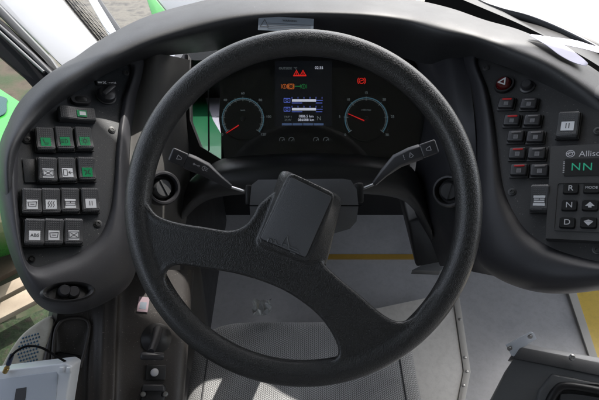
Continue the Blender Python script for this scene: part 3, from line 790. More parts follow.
for lab, px, py in (('R', 572, 192.5), ('MODE', 592.5, 192), ('N', 570.5, 209), ('up', 591, 209), ('D', 568.5, 226), ('down', 589.5, 226)):
    x, y = kl(px, py); MB = KM @ Matrix.Translation((x, y, .012))
    bm = bmesh.new(); add_prism(bm, rrect(-.0098, -.0082, .0098, .0082, .003), 0, .0035, rrect(-.0086, -.007, .0086, .007, .0026))
    o = link('selector_key', bm, M_key, gs, MB, ang=25)
    bm = bmesh.new()
    if lab == 'up': add_prism(bm, [(-.0055, -.0015), (0, .0045), (.0055, -.0015)], .0036, .0038); add_box(bm, (0, -.0025, .0037), (.004, .0025, .0002))
    elif lab == 'down': add_prism(bm, [(-.0055, .001), (.0055, .001), (0, -.005)], .0036, .0038); add_prism(bm, [(-.0055, .0014), (0, .0035), (.0055, .0014)], .0036, .0038)
    else: add_text(bm, lab, .0052 if lab == 'MODE' else .0115, 0, 0, .0037)
    link('key_letter', bm, M_print, o, MB, smooth=False)

# ================================================================== STEERING COLUMN
colm = thing('steering_column', 'black steering column shroud with a lever on each side behind the wheel', 'steering column', P(305, 205, .70))
CF = frame(P(305, 205, .70), RI, UP)
def c2(px, py): q = local(CF, px, py); return (q.x, q.y)
sh = [(249,184),(256,178.5),(291,178),(345,177.5),(353,179),(359,188),(361,205),(359,222),(352,230),(335,235),(300,236),(262,228),(248,224),(247,205)]
bmU = prism([c2(*p) for p in sh], -.07, .0, 0, 2, [tuple(Vector(c2(*p))*.955) for p in sh])
bevel(bmU, .005, 3)
link('shroud', bmU, M_column, colm, CF)
bm = bmesh.new(); add_prism(bm, [c2(246.3, 205.2), c2(361.8, 205.2), c2(361.8, 206.2), c2(246.3, 206.2)], -.068, .0003); link('shroud_seam', bm, M_rubber, colm, CF)
bm = box((.012, .03, .03), .003); link('stalk_boot', bm, M_black, colm, frame(P(358.5, 193, .715), RI, UP))
bm = box((.010, .03, .03), .003); link('stalk_boot', bm, M_black, colm, frame(P(249.5, 195, .715), RI, UP))
link('column_tube', tube([P(305, 205, .74), P(305, 205, .74)+Vector((0, .3, -.52))], .035, 24), M_black, colm)
link('wheel_shaft', tube([P(303, 208, .61), P(304, 206, .705)], .024, 24), M_black, colm)
def stalk(pts, capn, icons, side):
    rod = tube([P(*pts[0]), P(*pts[1])], .0022, 12); s = link('stalk', rod, M_steel, colm)
    ps = [P(*p) for p in pts[1:]]
    # flattened paddle: box loft
    bm = bmesh.new(); rings = []
    wid = [.0035, .0065, .0105, .0115, .0110][:len(ps)]; th = [.003, .005, .0075, .008, .0075]
    for i, p in enumerate(ps):
        t = (ps[min(i+1, len(ps)-1)]-ps[max(i-1, 0)]).normalized(); nn = -FW; y = nn.cross(t).normalized(); nn = t.cross(y)
        if nn.dot(FW) > 0: nn = -nn
        rings.append([bm.verts.new(p+y*a*wid[i]+nn*b*th[i]) for a, b in ((-1, -.6), (-1, .4), (-.6, 1), (.6, 1), (1, .4), (1, -.6), (.6, -1), (-.6, -1))])
    for a, b in zip(rings, rings[1:]):
        for i in range(8): bm.faces.new((a[i], a[(i+1) % 8], b[(i+1) % 8], b[i]))
    bm.faces.new(rings[0]); bm.faces.new(rings[-1][::-1]); bmesh.ops.recalc_face_normals(bm, faces=bm.faces); bevel(bm, .0012, 2, 35)
    link('stalk_lever', bm, M_stalk, s)
    a, b = ps[-1], ps[-2]; t = (a-b).normalized(); y = (-FW).cross(t).normalized()
    F = frame(a+t*.011, t, y if y.dot(UP) > 0 else -y)
    if F.col[2].xyz.dot(FW) > 0: F = F @ Matrix.Rotation(math.pi, 4, 'X')
    bm = box((.024, .0205, .014), .003, seg=3); link('stalk_cap', bm, M_knob, s, F)
    # printed pictograms
    bm = bmesh.new(); z0 = .0097 if False else .0088
    for kx, kind in icons:
        if kind == 'lamp':
            ring(bm, (kx, 0), .0032, .0006, -math.pi/2, math.pi/2, z0, 12); stroke(bm, [(kx, -.0032), (kx, .0032)], .0006, z0)
            for i in (-1, 0, 1): stroke(bm, [(kx-.005, i*.002), (kx-.0015, i*.002)], .0006, z0)
        elif kind == 'small':
            stroke(bm, [(kx-.003, 0), (kx+.003, 0)], .0006, z0); ring(bm, (kx-.0035, 0), .0012, .0005, 0, 6.283, z0, 10); ring(bm, (kx+.0035, 0), .0012, .0005, 0, 6.283, z0, 10)
        elif kind == 'horn': stroke(bm, [(kx-.004, -.001), (kx-.004, .001), (kx+.002, .003), (kx+.002, -.003)], .0007, z0+.0006, 0, True)
        elif kind == 'wiper': stroke(bm, [(kx-.003, -.002), (kx, .0035), (kx+.003, -.002), (kx, -.0035)], .0006, z0, 0, True); stroke(bm, [(kx-.001, -.0005), (kx+.001, .001)], .0005, z0)
        elif kind == 'bang': stroke(bm, [(kx, -.001), (kx, .0035)], .0007, z0); stroke(bm, [(kx, -.0035), (kx, -.0028)], .0007, z0)
    link('stalk_print', bm, M_print, s, F, smooth=False)
stalk([(250,193,.71),(231,187,.69),(219,179,.685),(206,169.5,.68),(193,163.5,.675),(186,160.5,.672)], 1, [(0, 'horn'), (.0, 'horn'), (-.025, 'small'), (-.038, 'lamp')] if False else [(0.0, 'horn'), (-.026, 'small'), (-.038, 'lamp')], -1)
stalk([(359,190,.71),(374,184,.69),(384,173,.685),(397,161,.68),(411,155,.675),(421,151.5,.672)], 1, [(0.0, 'horn'), (-.026, 'wiper'), (-.036, 'bang')], 1)

# ================================================================== STEERING WHEEL
WF = frame(P(303.5, 208, .60), RI, UP)
whl = thing('steering_wheel', 'large black steering wheel with grained rim, broad turned spokes and centre pad', 'steering wheel', WF.translation)
def w2(px, py): q = local(WF, px, py); return Vector((q.x, q.y))
RM, rm = .2085, .0162
tor = bmesh.new(); n1, n2 = 160, 24; vv = []
for i in range(n1):
    a = 2*math.pi*i/n1
    vv.append([tor.verts.new(((RM+rm*1.02*math.cos(2*math.pi*j/n2))*math.cos(a), (RM+rm*1.02*math.cos(2*math.pi*j/n2))*math.sin(a), rm*.95*math.sin(2*math.pi*j/n2))) for j in range(n2)])
for i in range(n1):
    for j in range(n2): tor.faces.new((vv[i][j], vv[(i+1) % n1][j], vv[(i+1) % n1][(j+1) % n2], vv[i][(j+1) % n2]))
top_edge = [(140,196),(148,208),(158,219),(178,226),(205,230.5),(230,234),(246,229),(256,218),(264,205),(288,190),(318,200),(324,222),(317,243),(319,262),(334,278),(357,297),(378,315),(396,324),(412,320),(424,306),(436,292)]
te = [w2(*p) for p in spline(top_edge, 90)]
a_end = math.atan2(te[-1].y, te[-1].x); a_st = math.atan2(te[0].y, te[0].x)
a_st = a_st if a_st < 0 else a_st-2*math.pi
arc = [Vector((RM*math.cos(a_end+(a_st-a_end)*i/70), RM*math.sin(a_end+(a_st-a_end)*i/70))) for i in range(1, 70)]
outer = te+arc
hole = [w2(*p) for p in spline([(166,268),(164,279),(172,297),(194,325),(228,348),(268,361),(308,365.5),(332,363),(341.5,352),(336,333),(318,309),(285,286),(244,271),(205,264),(178,261)], 100, True)]
def curve_plate(loops, ext, bev):
    c = bpy.data.curves.new('c', 'CURVE'); c.dimensions = '2D'; c.fill_mode = 'BOTH'; c.extrude = ext; c.bevel_depth = bev; c.bevel_resolution = 3; c.offset = -bev*.9
    for lp in loops:
        s = c.splines.new('POLY'); s.points.add(len(lp)-1); s.use_cyclic_u = True
        for p, q in zip(s.points, lp): p.co = (q.x, q.y, 0, 1)
    o = bpy.data.objects.new('c', c); COL.objects.link(o); me = evaluated(o); bpy.data.objects.remove(o)
    bm = bmesh.new(); bm.from_mesh(me); bmesh.ops.remove_doubles(bm, verts=bm.verts, dist=1e-5); return bm
plate = curve_plate([outer, hole], .0035, .006)
def rounded(pts, r, n=4):
    out = []; m = len(pts)
    for i in range(m):
        a, b, c = Vector(pts[i-1]), Vector(pts[i]), Vector(pts[(i+1) % m])
        p = b+(a-b).normalized()*r; q = b+(c-b).normalized()*r
        for k in range(n+1):
            t = k/n; out.append(tuple(p*(1-t)**2+b*2*t*(1-t)+q*t*t))
    return out
p_lo, p_hi = w2(281, 251), w2(312, 184)
def hub_z(p):
    t = (Vector(p)-p_lo).dot(p_hi-p_lo)/(p_hi-p_lo).length_squared
    return .0135+.0135*t
skb = [w2(*p) for p in rounded([(281,168),(343,197),(327,262),(322,274),(250,250),(263,226)], 8)]
def resamp(pts, n):
    pts = list(pts)+[pts[0]]; L_ = [0]
    for a, b in zip(pts, pts[1:]): L_.append(L_[-1]+(b-a).length)
    out = []; k = 0
    for i in range(n):
        d = L_[-1]*i/n
        while L_[k+1] < d: k += 1
        out.append(pts[k].lerp(pts[k+1], (d-L_[k])/(L_[k+1]-L_[k])))
    return out
ctr = w2(298, 216)
def radial(pts, n=72):
    """outline sampled by angle round the hub, so that two outlines pair up"""
    rs = resamp(pts, 2000); ang = [math.atan2((p-ctr).y, (p-ctr).x) for p in rs]
    return [rs[min(range(len(rs)), key=lambda k: abs(math.atan2(math.sin(ang[k]-2*math.pi*i/n), math.cos(ang[k]-2*math.pi*i/n))))] for i in range(n)]
ra = radial([w2(*p) for p in rounded([(281,168),(343,197),(327,262),(322,274),(250,250),(263,226)], 8)])
rb = radial([w2(*p) for p in rounded([(290,173),(334,194),(309,261),(258,241)], 6)])
skirt = bmesh.new(); n = len(ra)
v0 = [skirt.verts.new((p.x, p.y, -.006)) for p in ra]; v1 = [skirt.verts.new((p.x, p.y, .004)) for p in ra]; v2 = [skirt.verts.new((p.x, p.y, hub_z(p))) for p in rb]
skirt.faces.new(v0[::-1]); skirt.faces.new(v2)
for lo, hi in ((v0, v1), (v1, v2)):
    for k in range(n): skirt.faces.new((lo[k], lo[(k+1) % n], hi[(k+1) % n], hi[k]))
lips = [tube([(p.x, p.y, .0056) for p in te], .005, 10), tube([(p.x, p.y, .0056) for p in hole+hole[:1]], .005, 10)]
me = remeshed([tor, plate, skirt]+lips, .0015, 12)
me.materials.append(M_wheel)
for p in me.polygons: p.material_index = 0
rimo = inst('rim_and_spokes', me, whl, WF)
# centre pad insert: a smoother plate set in the sloping top of the hub
bm = bmesh.new(); ip = [w2(*p) for p in rounded([(291,177.5),(331,197),(305.5,256),(261,237.5)], 2.5, 3)]
a = [bm.verts.new((p.x, p.y, hub_z(p)-.003)) for p in ip]; t = [bm.verts.new((p.x, p.y, hub_z(p)+.0012)) for p in ip]
bm.faces.new(a[::-1]); bm.faces.new(t); n = len(a)
for k in range(n): bm.faces.new((a[k], a[(k+1) % n], t[(k+1) % n], t[k]))
bmesh.ops.recalc_face_normals(bm, faces=bm.faces); bevel(bm, .0009, 3, 50)
pad = link('centre_pad', bm, M_pad, whl, WF)
bm = bmesh.new()
for k in range(n):
    p, q = ip[k], ip[(k+1) % n]; tube([(p.x, p.y, hub_z(p)-.0002), (q.x, q.y, hub_z(q)-.0002)], .0011, 6, bm)
link('pad_seam', bm, M_black, pad, WF)
bm = bmesh.new()
def em(pts, r=.0009):
    tube([(*w2(240+x/4, 170+y/4), hub_z(w2(240+x/4, 170+y/4))+.0016) for x, y in pts], r, 6, bm)
em([(113,283),(119,270),(127,271),(132,285),(138,275),(145,277),(149,291)])
em([(152,294),(166,297),(189,258),(199,311),(237,327)]); em([(200,301),(231,314)]); em([(202,321),(222,330)]); em([(176,290),(190,296)])
link('emblem', bm, plastic('emblem_highlight', (.11, .115, .12), .3, 900, 0, .1), pad, WF)  # strokes paler than the pad: highlights of the debossed emblem put into the colour

# ================================================================== SEAT
seat = thing('driver_seat', 'grey woven fabric driver seat cushion in front of the steering wheel', 'seat', (-.02, .2, 0))
zs = .42
fl = PZ(207, 322, zs); fr = PZ(397, 322, zs); yl = fl.y+.02
bm = bmesh.new(); nx, ny = 50, 60; V = []
x0 = PZ(180, 400, zs).x; x1 = PZ(428, 400, zs).x
y0, y1 = -.20, PZ(300, 311, zs).y
def seat_pt(u, v):
    # superellipse front corners
    w = (x1-x0)/2; cx = (x0+x1)/2; y = y0+(y1-y0)*v
    k = 1.0
    e = max(0, (y-(y1-.075))/.075); k = (1-e**3.2)**(1/3.2) if e < 1 else 0
    s = math.sin(u*math.pi/2) if False else u
    x = cx+w*s*max(k, .0)
    z = zs-.05*abs(s)**8-.07*e**6-.012*(1-s*s)*(1-e)+.004*math.cos(s*9)*0
    return Vector((x, y, z))
for i in range(nx+1):
    u = -1+2*i/nx; u = math.copysign(abs(u)**.8, u)
    V.append([bm.verts.new(seat_pt(u, 1-(1-j/ny)**1.6)) for j in range(ny+1)])
for i in range(nx):
    for j in range(ny): bm.faces.new((V[i][j], V[i+1][j], V[i+1][j+1], V[i][j+1]))
bmesh.ops.remove_doubles(bm, verts=bm.verts, dist=1e-5)
bmesh.ops.recalc_face_normals(bm, faces=bm.faces)
if sum(f.normal.z for f in bm.faces) < 0: bmesh.ops.reverse_faces(bm, faces=bm.faces)
ret = bmesh.ops.extrude_face_region(bm, geom=list(bm.faces))
for v in [g for g in ret['geom'] if isinstance(g, bmesh.types.BMVert)]: v.co.z = zs-.17
link('cushion', bm, M_fabric, seat, Matrix.Identity(4), ang=50)
M_seam = plastic('seat_seam', (.05, .05, .052), .9, 500, .3, .2)
for u_ in (-.84, .84):
    link('seat_seam', tube([seat_pt(u_, .02+.9*k/14)+Vector((0, 0, .0008)) for k in range(15)], .0016, 8, None, 2), M_seam, seat, Matrix.Identity(4))
bm = box(((x1-x0)*.8, .5, .2), .02, ((x0+x1)/2, .1, .13)); link('seat_base', bm, M_black, seat, Matrix.Identity(4))
# crumpled clear film on the front edge of the seat
bm = bmesh.new(); pts = []
for i in range(8):
    for j in range(6):
        q = PZ(253+i*2.6+random.uniform(-1.2, 1.2), 300+j*3.0+random.uniform(-1, 1)+(4-i)*.3, .43); q.z += random.uniform(-.006, .012); pts.append(bm.verts.new(q))
for i in range(7):
    for j in range(5): bm.faces.new((pts[i*6+j], pts[(i+1)*6+j], pts[(i+1)*6+j+1], pts[i*6+j+1]))
bmesh.ops.solidify(bm, geom=list(bm.faces), thickness=.0004)
tag(link('plastic_film', bm, M_clear, None, smooth=False), 'crumpled scrap of clear plastic film at the front edge of the seat', 'plastic film')

# ================================================================== FLOOR
def slab(name, pts, z, t, mat, parent=None, b=0): 
    return link(name, world_prism([(p[0], p[1], z) for p in pts], (0, 0, -t), b), mat, parent, smooth=False)
f = slab('floor', [(-.50, -1.0), (1.9, -1.0), (1.9, 1.25), (-.50, 1.25)], 0, .04, M_floor); tag(f, 'grey vinyl floor of the cab', None, None, 'structure')
g = []
a = PZ(300, 254.5, .004); b = PZ(300, 258.8, .004)
yl = slab('floor_edging', [(-.3, b.y), (PZ(411,257,0).x+.06, b.y), (PZ(411,257,0).x+.06, a.y), (-.3, a.y)], .006, .006, M_yedge)
tag(yl, 'narrow dull yellow edging strip across the floor beyond the pedals', 'floor edging')
def zz(px, py, z=.0): p = PZ(px, py, z); return (p.x, p.y)
# pale platform panel right of the seat with edge strip
zp = .10
pp = [zz(330, 318, zp), zz(452, 292, zp), zz(463.5, 371, zp), zz(454, 420, zp), zz(430, 640, zp), zz(330, 640, zp)]
plat = thing('seat_platform', 'raised pale panel beside the seat with screwed edge strip', 'platform', (*zz(430, 350, zp), 0))
link('platform_panel', world_prism([(x, y, zp) for x, y in pp], (0, 0, -zp+.002), .003), M_beige, plat)
s1 = [zz(452, 291, zp), zz(458, 290, zp), zz(470.5, 372, zp), zz(461, 420, zp), zz(436, 640, zp), zz(430, 640, zp), zz(454, 420, zp), zz(463.5, 371, zp)]
link('edge_strip', world_prism([(x, y, zp+.003) for x, y in s1], (0, 0, -.018), .001), M_strip, plat)
for px, py in ((459.5,320),(464.5,358),(463,386),(466.5,372)):
    q = PZ(px, py, zp); inst('strip_screw', sme, plat, Matrix.Translation((q.x, q.y, zp+.003)))
# yellow floor area at right
yy = [zz(576, 293), zz(700, 270), zz(760, 420), zz(600, 372)]
f = slab('yellow_floor', [zz(574, 289), zz(620, 262), zz(900, 250), zz(900, 420), zz(601, 372)], .004, .004, M_yellow); tag(f, 'yellow floor area', None, None, 'structure')
f = slab('yellow_floor_edging', [zz(567, 292), zz(574, 289), zz(601, 372), zz(594, 374)], .007, .006, M_strip); tag(f, 'pale edging strip along the yellow floor at lower right', 'floor edging')

# ================================================================== CAB DOOR (lower right)
door = thing('cab_door', 'low dark grey cab door with pale top rail and recessed handle', 'door', P(560, 400, .75)+Vector((0, 0, -.4)))
def DQ(px, py): return 1/(1.28+.0004*(px-560)+.0006*(py-370))
def DP(px, py, o=0): return P(px, py, DQ(px, py)+o)
bm = world_prism([DP(514,357.5), DP(650,386), DP(690,500), DP(440,500)], (0, .0, -.05), .004, 2)
link('door_panel', bm, M_greycasing, door)
bm = world_prism([DP(522,347,.003), DP(660,374,.003), DP(660,388,-.004), DP(514.5,358.5,-.004)], (0, .01, -.03), .002, 2)
link('front_rail', bm, M_greydark, door)
bm = world_prism([DP(529,344.5,.012), DP(660,369,.012), DP(660,375,.004), DP(522,347.5,.004)], (0, .01, -.03), .001, 2)
link('top_rail', bm, plastic('rail_grey', (.28, .28, .28), .4, 900, .1, .1), door)
# raised field and handle recess
o_px = [(553,374.5),(640,392),(650,470),(527,470),(539,392)]
bm = world_prism([DP(x, y, -.004) for x, y in o_px], FW*.008, .003, 2); link('raised_field', bm, M_greycasing, door)
hp = spline([(561,384),(575,383),(620,392),(630,440),(545,440),(549,400)], 40, True)
link('handle_recess', world_prism([DP(x, y, -.0045) for x, y in hp], FW*.003, 0), M_black, door)
hr = [DP(x, y, -.007) for x, y in spline([(546,430),(549,404),(557,390),(568,386),(600,391),(640,399)], 40)]
link('handle', tube(hr, .0065, 14), M_black, door)
link('handle_recess', world_prism([DP(x, y, -.0085) for x, y in spline([(566,394),(600,398),(640,406),(640,450),(556,450),(560,402)], 30, True)], FW*.003, 0), M_greydark, door)
q = DP(572, 357.5, -.003); inst('rail_bolt', sme, door, frame(q, RI, UP) @ Matrix.Scale(1.2, 4))
# hinge plate
hgp = [DP(506,345,.012), DP(531,332,.012), DP(534,333,.012), DP(537,339,.012), DP(528,344,.012), DP(516,357,.006), DP(512,356,.008)]
bm = world_prism(hgp, FW*.003, .0006); hg = link('hinge_plate', bm, M_casewhite, door)
for px, py in ((509.5,348.5),(530,336.5)): inst('hinge_bolt', mesh_of('hinge_bolt', lathe([(0, .0025), (.002, .0025), (.0026, .001), (.0042, .0008), (.0044, 0)], 16), M_steel), hg, frame(DP(px, py, .0095), RI, UP))

# ================================================================== SIDE CONSOLE (lower left)
con = thing('side_console', 'dark brown grey side console with moulded tray and parking brake lever', 'console', P(120, 350, .8)+Vector((0, 0, -.3)))
def KQ(px, py): return 1/(1.26-.0009*(px-120)+.0009*(py-340))
def KP(px, py, o=0): return P(px, py, KQ(px, py)+o)
def kf(px, py, up=0):
    o = KP(px, py); M = frame(o, KP(px+1, py)-o, KP(px, py-1)-o); return M @ Matrix.Translation((0, 0, up))
# cross rows left to right; surface with tray hollow and two ridges
cols_ = {0: (36, 400), }
R_ = []
def crow(y, tray):
    l = {270: 62, 300: 52, 325: 46, 345: 40, 362: 36, 380: 31, 400: 26, 430: 18}[y]
    k = (y-300)/100
    xs = [l, l+6, 56-6*k, 62-6*k, 84-2*k, 90-2*k, 96-2*k, 103-3*k, 109-3*k, 117-3*k, 122-4*k, 150-2*k, 186-6*k, 192-8*k]
    of = [.05, .0, .0, tray*.6, tray*.6, 0, -.003, -.010, -.010, -.010, .004, .006, .006, .05]
    return [(x, y, KQ(x, y)+o) for x, o in zip(xs, of)]
for y, t in ((270, 0), (300, 0), (325, .0), (345, .014), (362, .014), (380, .014), (400, .014), (430, .014)): R_.append(crow(y, t))
rws = []
for i in range(1, len(R_)): pass
bm, V = grid_bm(R_, 110, 50); solid(bm, .004); link('console_body', bm, M_console, con, ang=50)
# tray rim
rimp = [KP(x, y, -.003) for x, y in spline([(52,368),(54,340),(57,327),(64,320),(78,318),(87,321),(89,330),(85,350),(80,368)], 60)]
link('tray_rim', tube(rimp, .0026, 12), M_console, con)
bm = world_prism([KP(58,352,.004), KP(80,356,.004), KP(74,366,.0), KP(52,366,.0)], FW*.004, .001); link('tray_slot', bm, M_black, con)
# sticker, lever, knob plate
bm = box((.018, .026, .0006), .0002); add_box(bm, (0, -.002, .0004), (.011, .012, .0004), 1); link('console_sticker', bm, [M_pink, M_sticker], con, kf(143.5, 304, -.004) @ Matrix.Rotation(-.1, 4, 'Z'), smooth=False)
Mb = kf(157, 338, -.004)
lv = link('brake_base', lathe([(0, .012), (.012, .011), (.02, .004), (.026, 0), (.026, -.01)], 32), M_black, con, Mb)
lever = link('brake_lever', tube([KP(158,330,-.005), KP(155,342,-.03), KP(151,352,-.05)], [.0085, .0065, .0055], 14), M_knob, con)
link('lever_handle', tube([KP(140.5,356,-.05), KP(142,356,-.05), KP(162,356.5,-.05), KP(163.5,356.5,-.05)], [.0045, .006, .006, .0045], 16), M_knob, lever)
bm = box((.032, .024, .005), .0015); kpz = link('knob_plate', bm, M_black, con, kf(156, 372.5, -.003))
link('plate_knob', lathe([(0, .008), (.004, .0075), (.0062, .006), (.0068, 0)], 28), M_print, kpz, kf(154.5, 372.5, -.002))
bm = box((.038, .032, .02), .004); sw = link('lower_switch_box', bm, M_black, con, kf(153, 396, -.001))
for px in (142.5, 164.5): inst('switch_box_screw', sme, sw, kf(px, 394.5, .011))
bm = world_prism([KP(143,385,-.012), KP(163,385,-.012), KP(164,391,-.012), KP(142,391,-.012)], FW*.003, .001); link('switch_box_lip', bm, M_knob, sw)
# kick panel between console and seat
bm = world_prism([P(166,236,1.08), P(196,236,1.2), P(205,330,1.15), P(178,340,1.02)], (-.02, .02, -.3), .01, 2)
kp = link('kick_panel', bm, plastic('kick_plastic', (.02, .019, .018), .55, 900, .2, .2), con)

# ================================================================== PALE CASE, CABLE, GLOVE
case = thing('pale_case', 'open pale grey equipment case lying at the left end of the console', 'case', P(20, 400, .62))
def BQ(px, py): return 1/(1.50+.0006*(py-380))
def BP(px, py, o=0): return P(px, py, BQ(px, py)+o)
bm = world_prism([BP(-40,377), BP(0,371), BP(66,363), BP(72,366.5), BP(69,384), BP(60,440), BP(-40,440)], FW*.03, .0025, 3); link('case_body', bm, M_casewhite, case)
bm = world_prism([BP(-40,385,-.001), BP(0,379,-.001), BP(56,371.5,-.001), BP(58,375,-.001), BP(52,440,-.001), BP(-40,440,-.001)], FW*.003, .001); link('case_recess', bm, plastic('case_inner', (.42, .46, .52), .4, 500, .05, .05), case)
bm = world_prism([BP(16,389,-.002), BP(26,387.5,-.002), BP(20,440,-.002), BP(8,440,-.002)], FW*.002, 0); link('case_stripe', bm, M_ink, case)
for px, py in ((62,369.5),(69,370)): link('case_latch', box((.006, .008, .005), .001), M_casewhite, case, frame(BP(px, py, -.003), RI, UP))
cab = tube([BP(8,366,-.01), BP(11,357,-.02), BP(18,350,-.025), BP(29,346,-.02), BP(42,348,-.02), BP(56,356,-.005), BP(66,362,.01), BP(72,366,.03)], .0016, 10, None, 8)
cb = thing('antenna_cable', 'thin black cable arching from a brass connector over the pale case', 'cable', BP(8, 366))
link('cable', cab, M_rubber, cb)
link('brass_connector', tube([BP(5,372,-.004), BP(7,368,-.008), BP(7,368,-.008), BP(8.5,364,-.011)], [.0035, .0035, .0026, .0026], 12), M_brass, cb)
link('cable_sleeve', tube([BP(8.5,364,-.011), BP(12,355,-.02)], [.0035, .0028], 12), plastic('navy_sleeve', (.02, .03, .07), .4, 500, 0, .1), cb)
glove = thing('work_glove', 'beige knitted work glove with blue rubber dots behind the pale case', 'glove', P(25, 350, .74))
def GQ(px, py): return P(px, py, .75-(py-340)*.0005)
gl = [(-20,395),(-2,370),(6,356),(14,343),(24,332),(38,322),(48,317),(52,322),(50,334),(46,350),(42,366),(40,380),(20,400)]
g1 = world_prism([GQ(*p) for p in spline(gl, 50, True)], FW*.018)
me = remeshed([g1], .0022, 30); me.materials.append(M_glove); inst('glove_body', me, glove, Matrix.Identity(4))
bm = bmesh.new()
for i in range(9):
    for j in range(8):
        px = 16+i*3.0+j*1.1-2; py = 341+j*3.3-i*.9
        if px < 39-(py-341)*.1 and px > 20-(py-341)*.3 and px > 12 and py < 365:
            q = GQ(px, py)-FW*.0002; lathe([(0, .0015), (.0012, .001), (.0018, -.001)], 10, frame(q, RI, UP), bm)
link('rubber_dots', bm, M_blue, glove)

# ================================================================== OUTSIDE
g = bmesh.new(); q = [g.verts.new(p) for p in ((-60, -60, -.75), (60, -60, -.75), (60, 60, -.75), (-60, 60, -.75))]; g.faces.new(q)
M_ground = mottled('ground', [(.02, .015, .01), (.05, .038, .026), (.02, .035, .012), (.08, .065, .05)], 3.0, .95, .4, .03, 10)
tag(link('ground', g, M_ground, None, smooth=False), 'brown earth and patchy grass outside', None, None, 'structure')
g = bmesh.new(); q = [g.verts.new(p) for p in ((-1.6, 2.2, -.745), (12, 2.2, -.745), (12, 20, -.745), (-8, 20, -.745))]; g.faces.new(q)
tag(link('road', g, mottled('road_grit', [(.03, .029, .026), (.1, .092, .075), (.045, .042, .037)], 8, .9, .4, .02, 10), None, smooth=False), 'grey gritty road outside the windscreen', None, None, 'structure')
# green vehicle outside the left window
zc = .2
gv = thing('green_vehicle', 'bright green vehicle standing outside the left window', 'vehicle', (-1.6, 1.2, -.75))
gp = [zz(26,106,zc), zz(0,89,zc), (-2.6, 2.5), (-2.9, .2), zz(-30,222,zc), zz(4,212,zc), zz(6,180,zc), zz(14,140,zc)]
bm = prism([(x-.5, y+.55) for x, y in gp], -.72, zc, .05, 4, gp); link('body', bm, M_gpaint, gv)
wp = spline([zz(-30,92,zc), zz(4,98,zc), zz(7,104,zc), zz(3,116,zc), zz(-30,122,zc)], 24, True)
bm = world_prism([(x, y, zc+.006) for x, y in wp], (0, 0, -.01), 0); link('window', bm, M_tint, gv)
# sill and left cab wall
bm = world_prism([P(-90,-50,1.15), P(-2,20,1.12), P(28,48,1.09), P(58,76,1.05), P(64,96,1.02), P(40,96,1.04), P(20,74,1.07), P(-8,50,1.12), P(-90,-10,1.15)], FW*.05, .004)
dr = thing('side_window', 'black rubber framed side window beside the white pillar', 'window', P(10, 60, 1.1))
link('rubber_gasket', bm, M_rubber, dr)
bm = world_prism([P(-60,-22,1.11), P(0,29,1.09), P(30,56,1.06), P(50,76,1.03), P(52,73,1.03), P(32,53,1.06), P(0,25,1.09), P(-60,-26,1.11)], FW*.02, .003)
link('window_frame', bm, M_greydark, dr)
bm = world_prism([P(-60,20,1.2), P(0,52,1.2), P(20,68,1.2), P(44,90,1.2), P(46,96,1.2), P(20,75,1.2), P(0,58,1.2), P(-60,28,1.2)], FW*.02, .002)
link('window_rail', bm, M_wood, dr)
bm = tube([P(-20,14,1.075), P(22,52,1.045), P(44,72,1.025)], .003, 10); link('gasket_bead', bm, M_greycasing, dr)
# white A pillar
pl = thing('windscreen_pillar', 'broad white painted windscreen pillar at upper left', 'pillar', P(60, 60, 1.15))
bm = world_prism([P(-40,-45,1.3), P(0,6,1.22), P(55,60,1.12), P(74,78,1.1), P(118,60,1.12), P(98,44,1.15), P(62,0,1.25), P(30,-40,1.32)], FW*.03, .004, 3); link('pillar_face', bm, M_pillar, pl)
bm = world_prism([P(-60,-40,1.27), P(-4,2,1.19), P(50,58,1.09), P(60,72,1.08), P(52,72,1.08), P(44,60,1.08), P(0,17,1.18), P(-60,-25,1.26)], FW*.02, .003); link('pillar_trim', bm, M_greycasing, pl)
# windscreen
ws = thing('windscreen', 'clear windscreen with dotted black edge band next to the white pillar', 'windscreen', P(100, 30, 1.25))
bm = world_prism([P(62,-2,1.27), P(100,46,1.17), P(125,60,1.15), P(500,60,1.15), P(480,-120,1.5), P(-20,-120,1.5)], FW*.004, 0)
link('glass', bm, M_wind, ws, smooth=False)
def frit():
    m, nt, N, L, b = new_mat('frit_band'); N.remove(b); o = N['Material Output']
    return m
bm = bmesh.new(); dr_ = []
base0 = P(65, 0, 1.262); base1 = P(99, 42, 1.172)
ax = (base1-base0); ln = ax.length; ax.normalize(); side = (P(80,0,1.262)-base0); side = (side-ax*side.dot(ax)).normalized(); nrm = ax.cross(side)
nD = 34
for j in range(6):
    for i in range(-14, nD):
        r = .0038*(1-j*.13)
        c = base0+ax*(ln*(i+.5*(j % 2))/nD)+side*(.002+.0065*j)-FW*.004
        vs = [bm.verts.new(c+(ax*math.cos(k*math.pi/3)+side*math.sin(k*math.pi/3))*r) for k in range(6)]; bm.faces.new(vs)
bmesh.ops.solidify(bm, geom=list(bm.faces), thickness=.0004)
link('dotted_band', bm, M_rubber, ws, smooth=False)
bm = world_prism([P(85,-6,1.29), P(93,-6,1.29), P(120,38,1.2), P(112,42,1.2)], FW*.01, .002); link('inner_moulding', bm, M_casewhite, ws)
bm = world_prism([P(91,-6,1.3), P(97,-6,1.3), P(126,36,1.2), P(119,40,1.2)], FW*.01, .002); link('outer_moulding', bm, M_greydark, ws)
bm = world_prism([P(140,-20,1.5), P(158,-20,1.5), P(168,12,1.4), P(172,30,1.35), P(150,30,1.35)], FW*.03, .003)
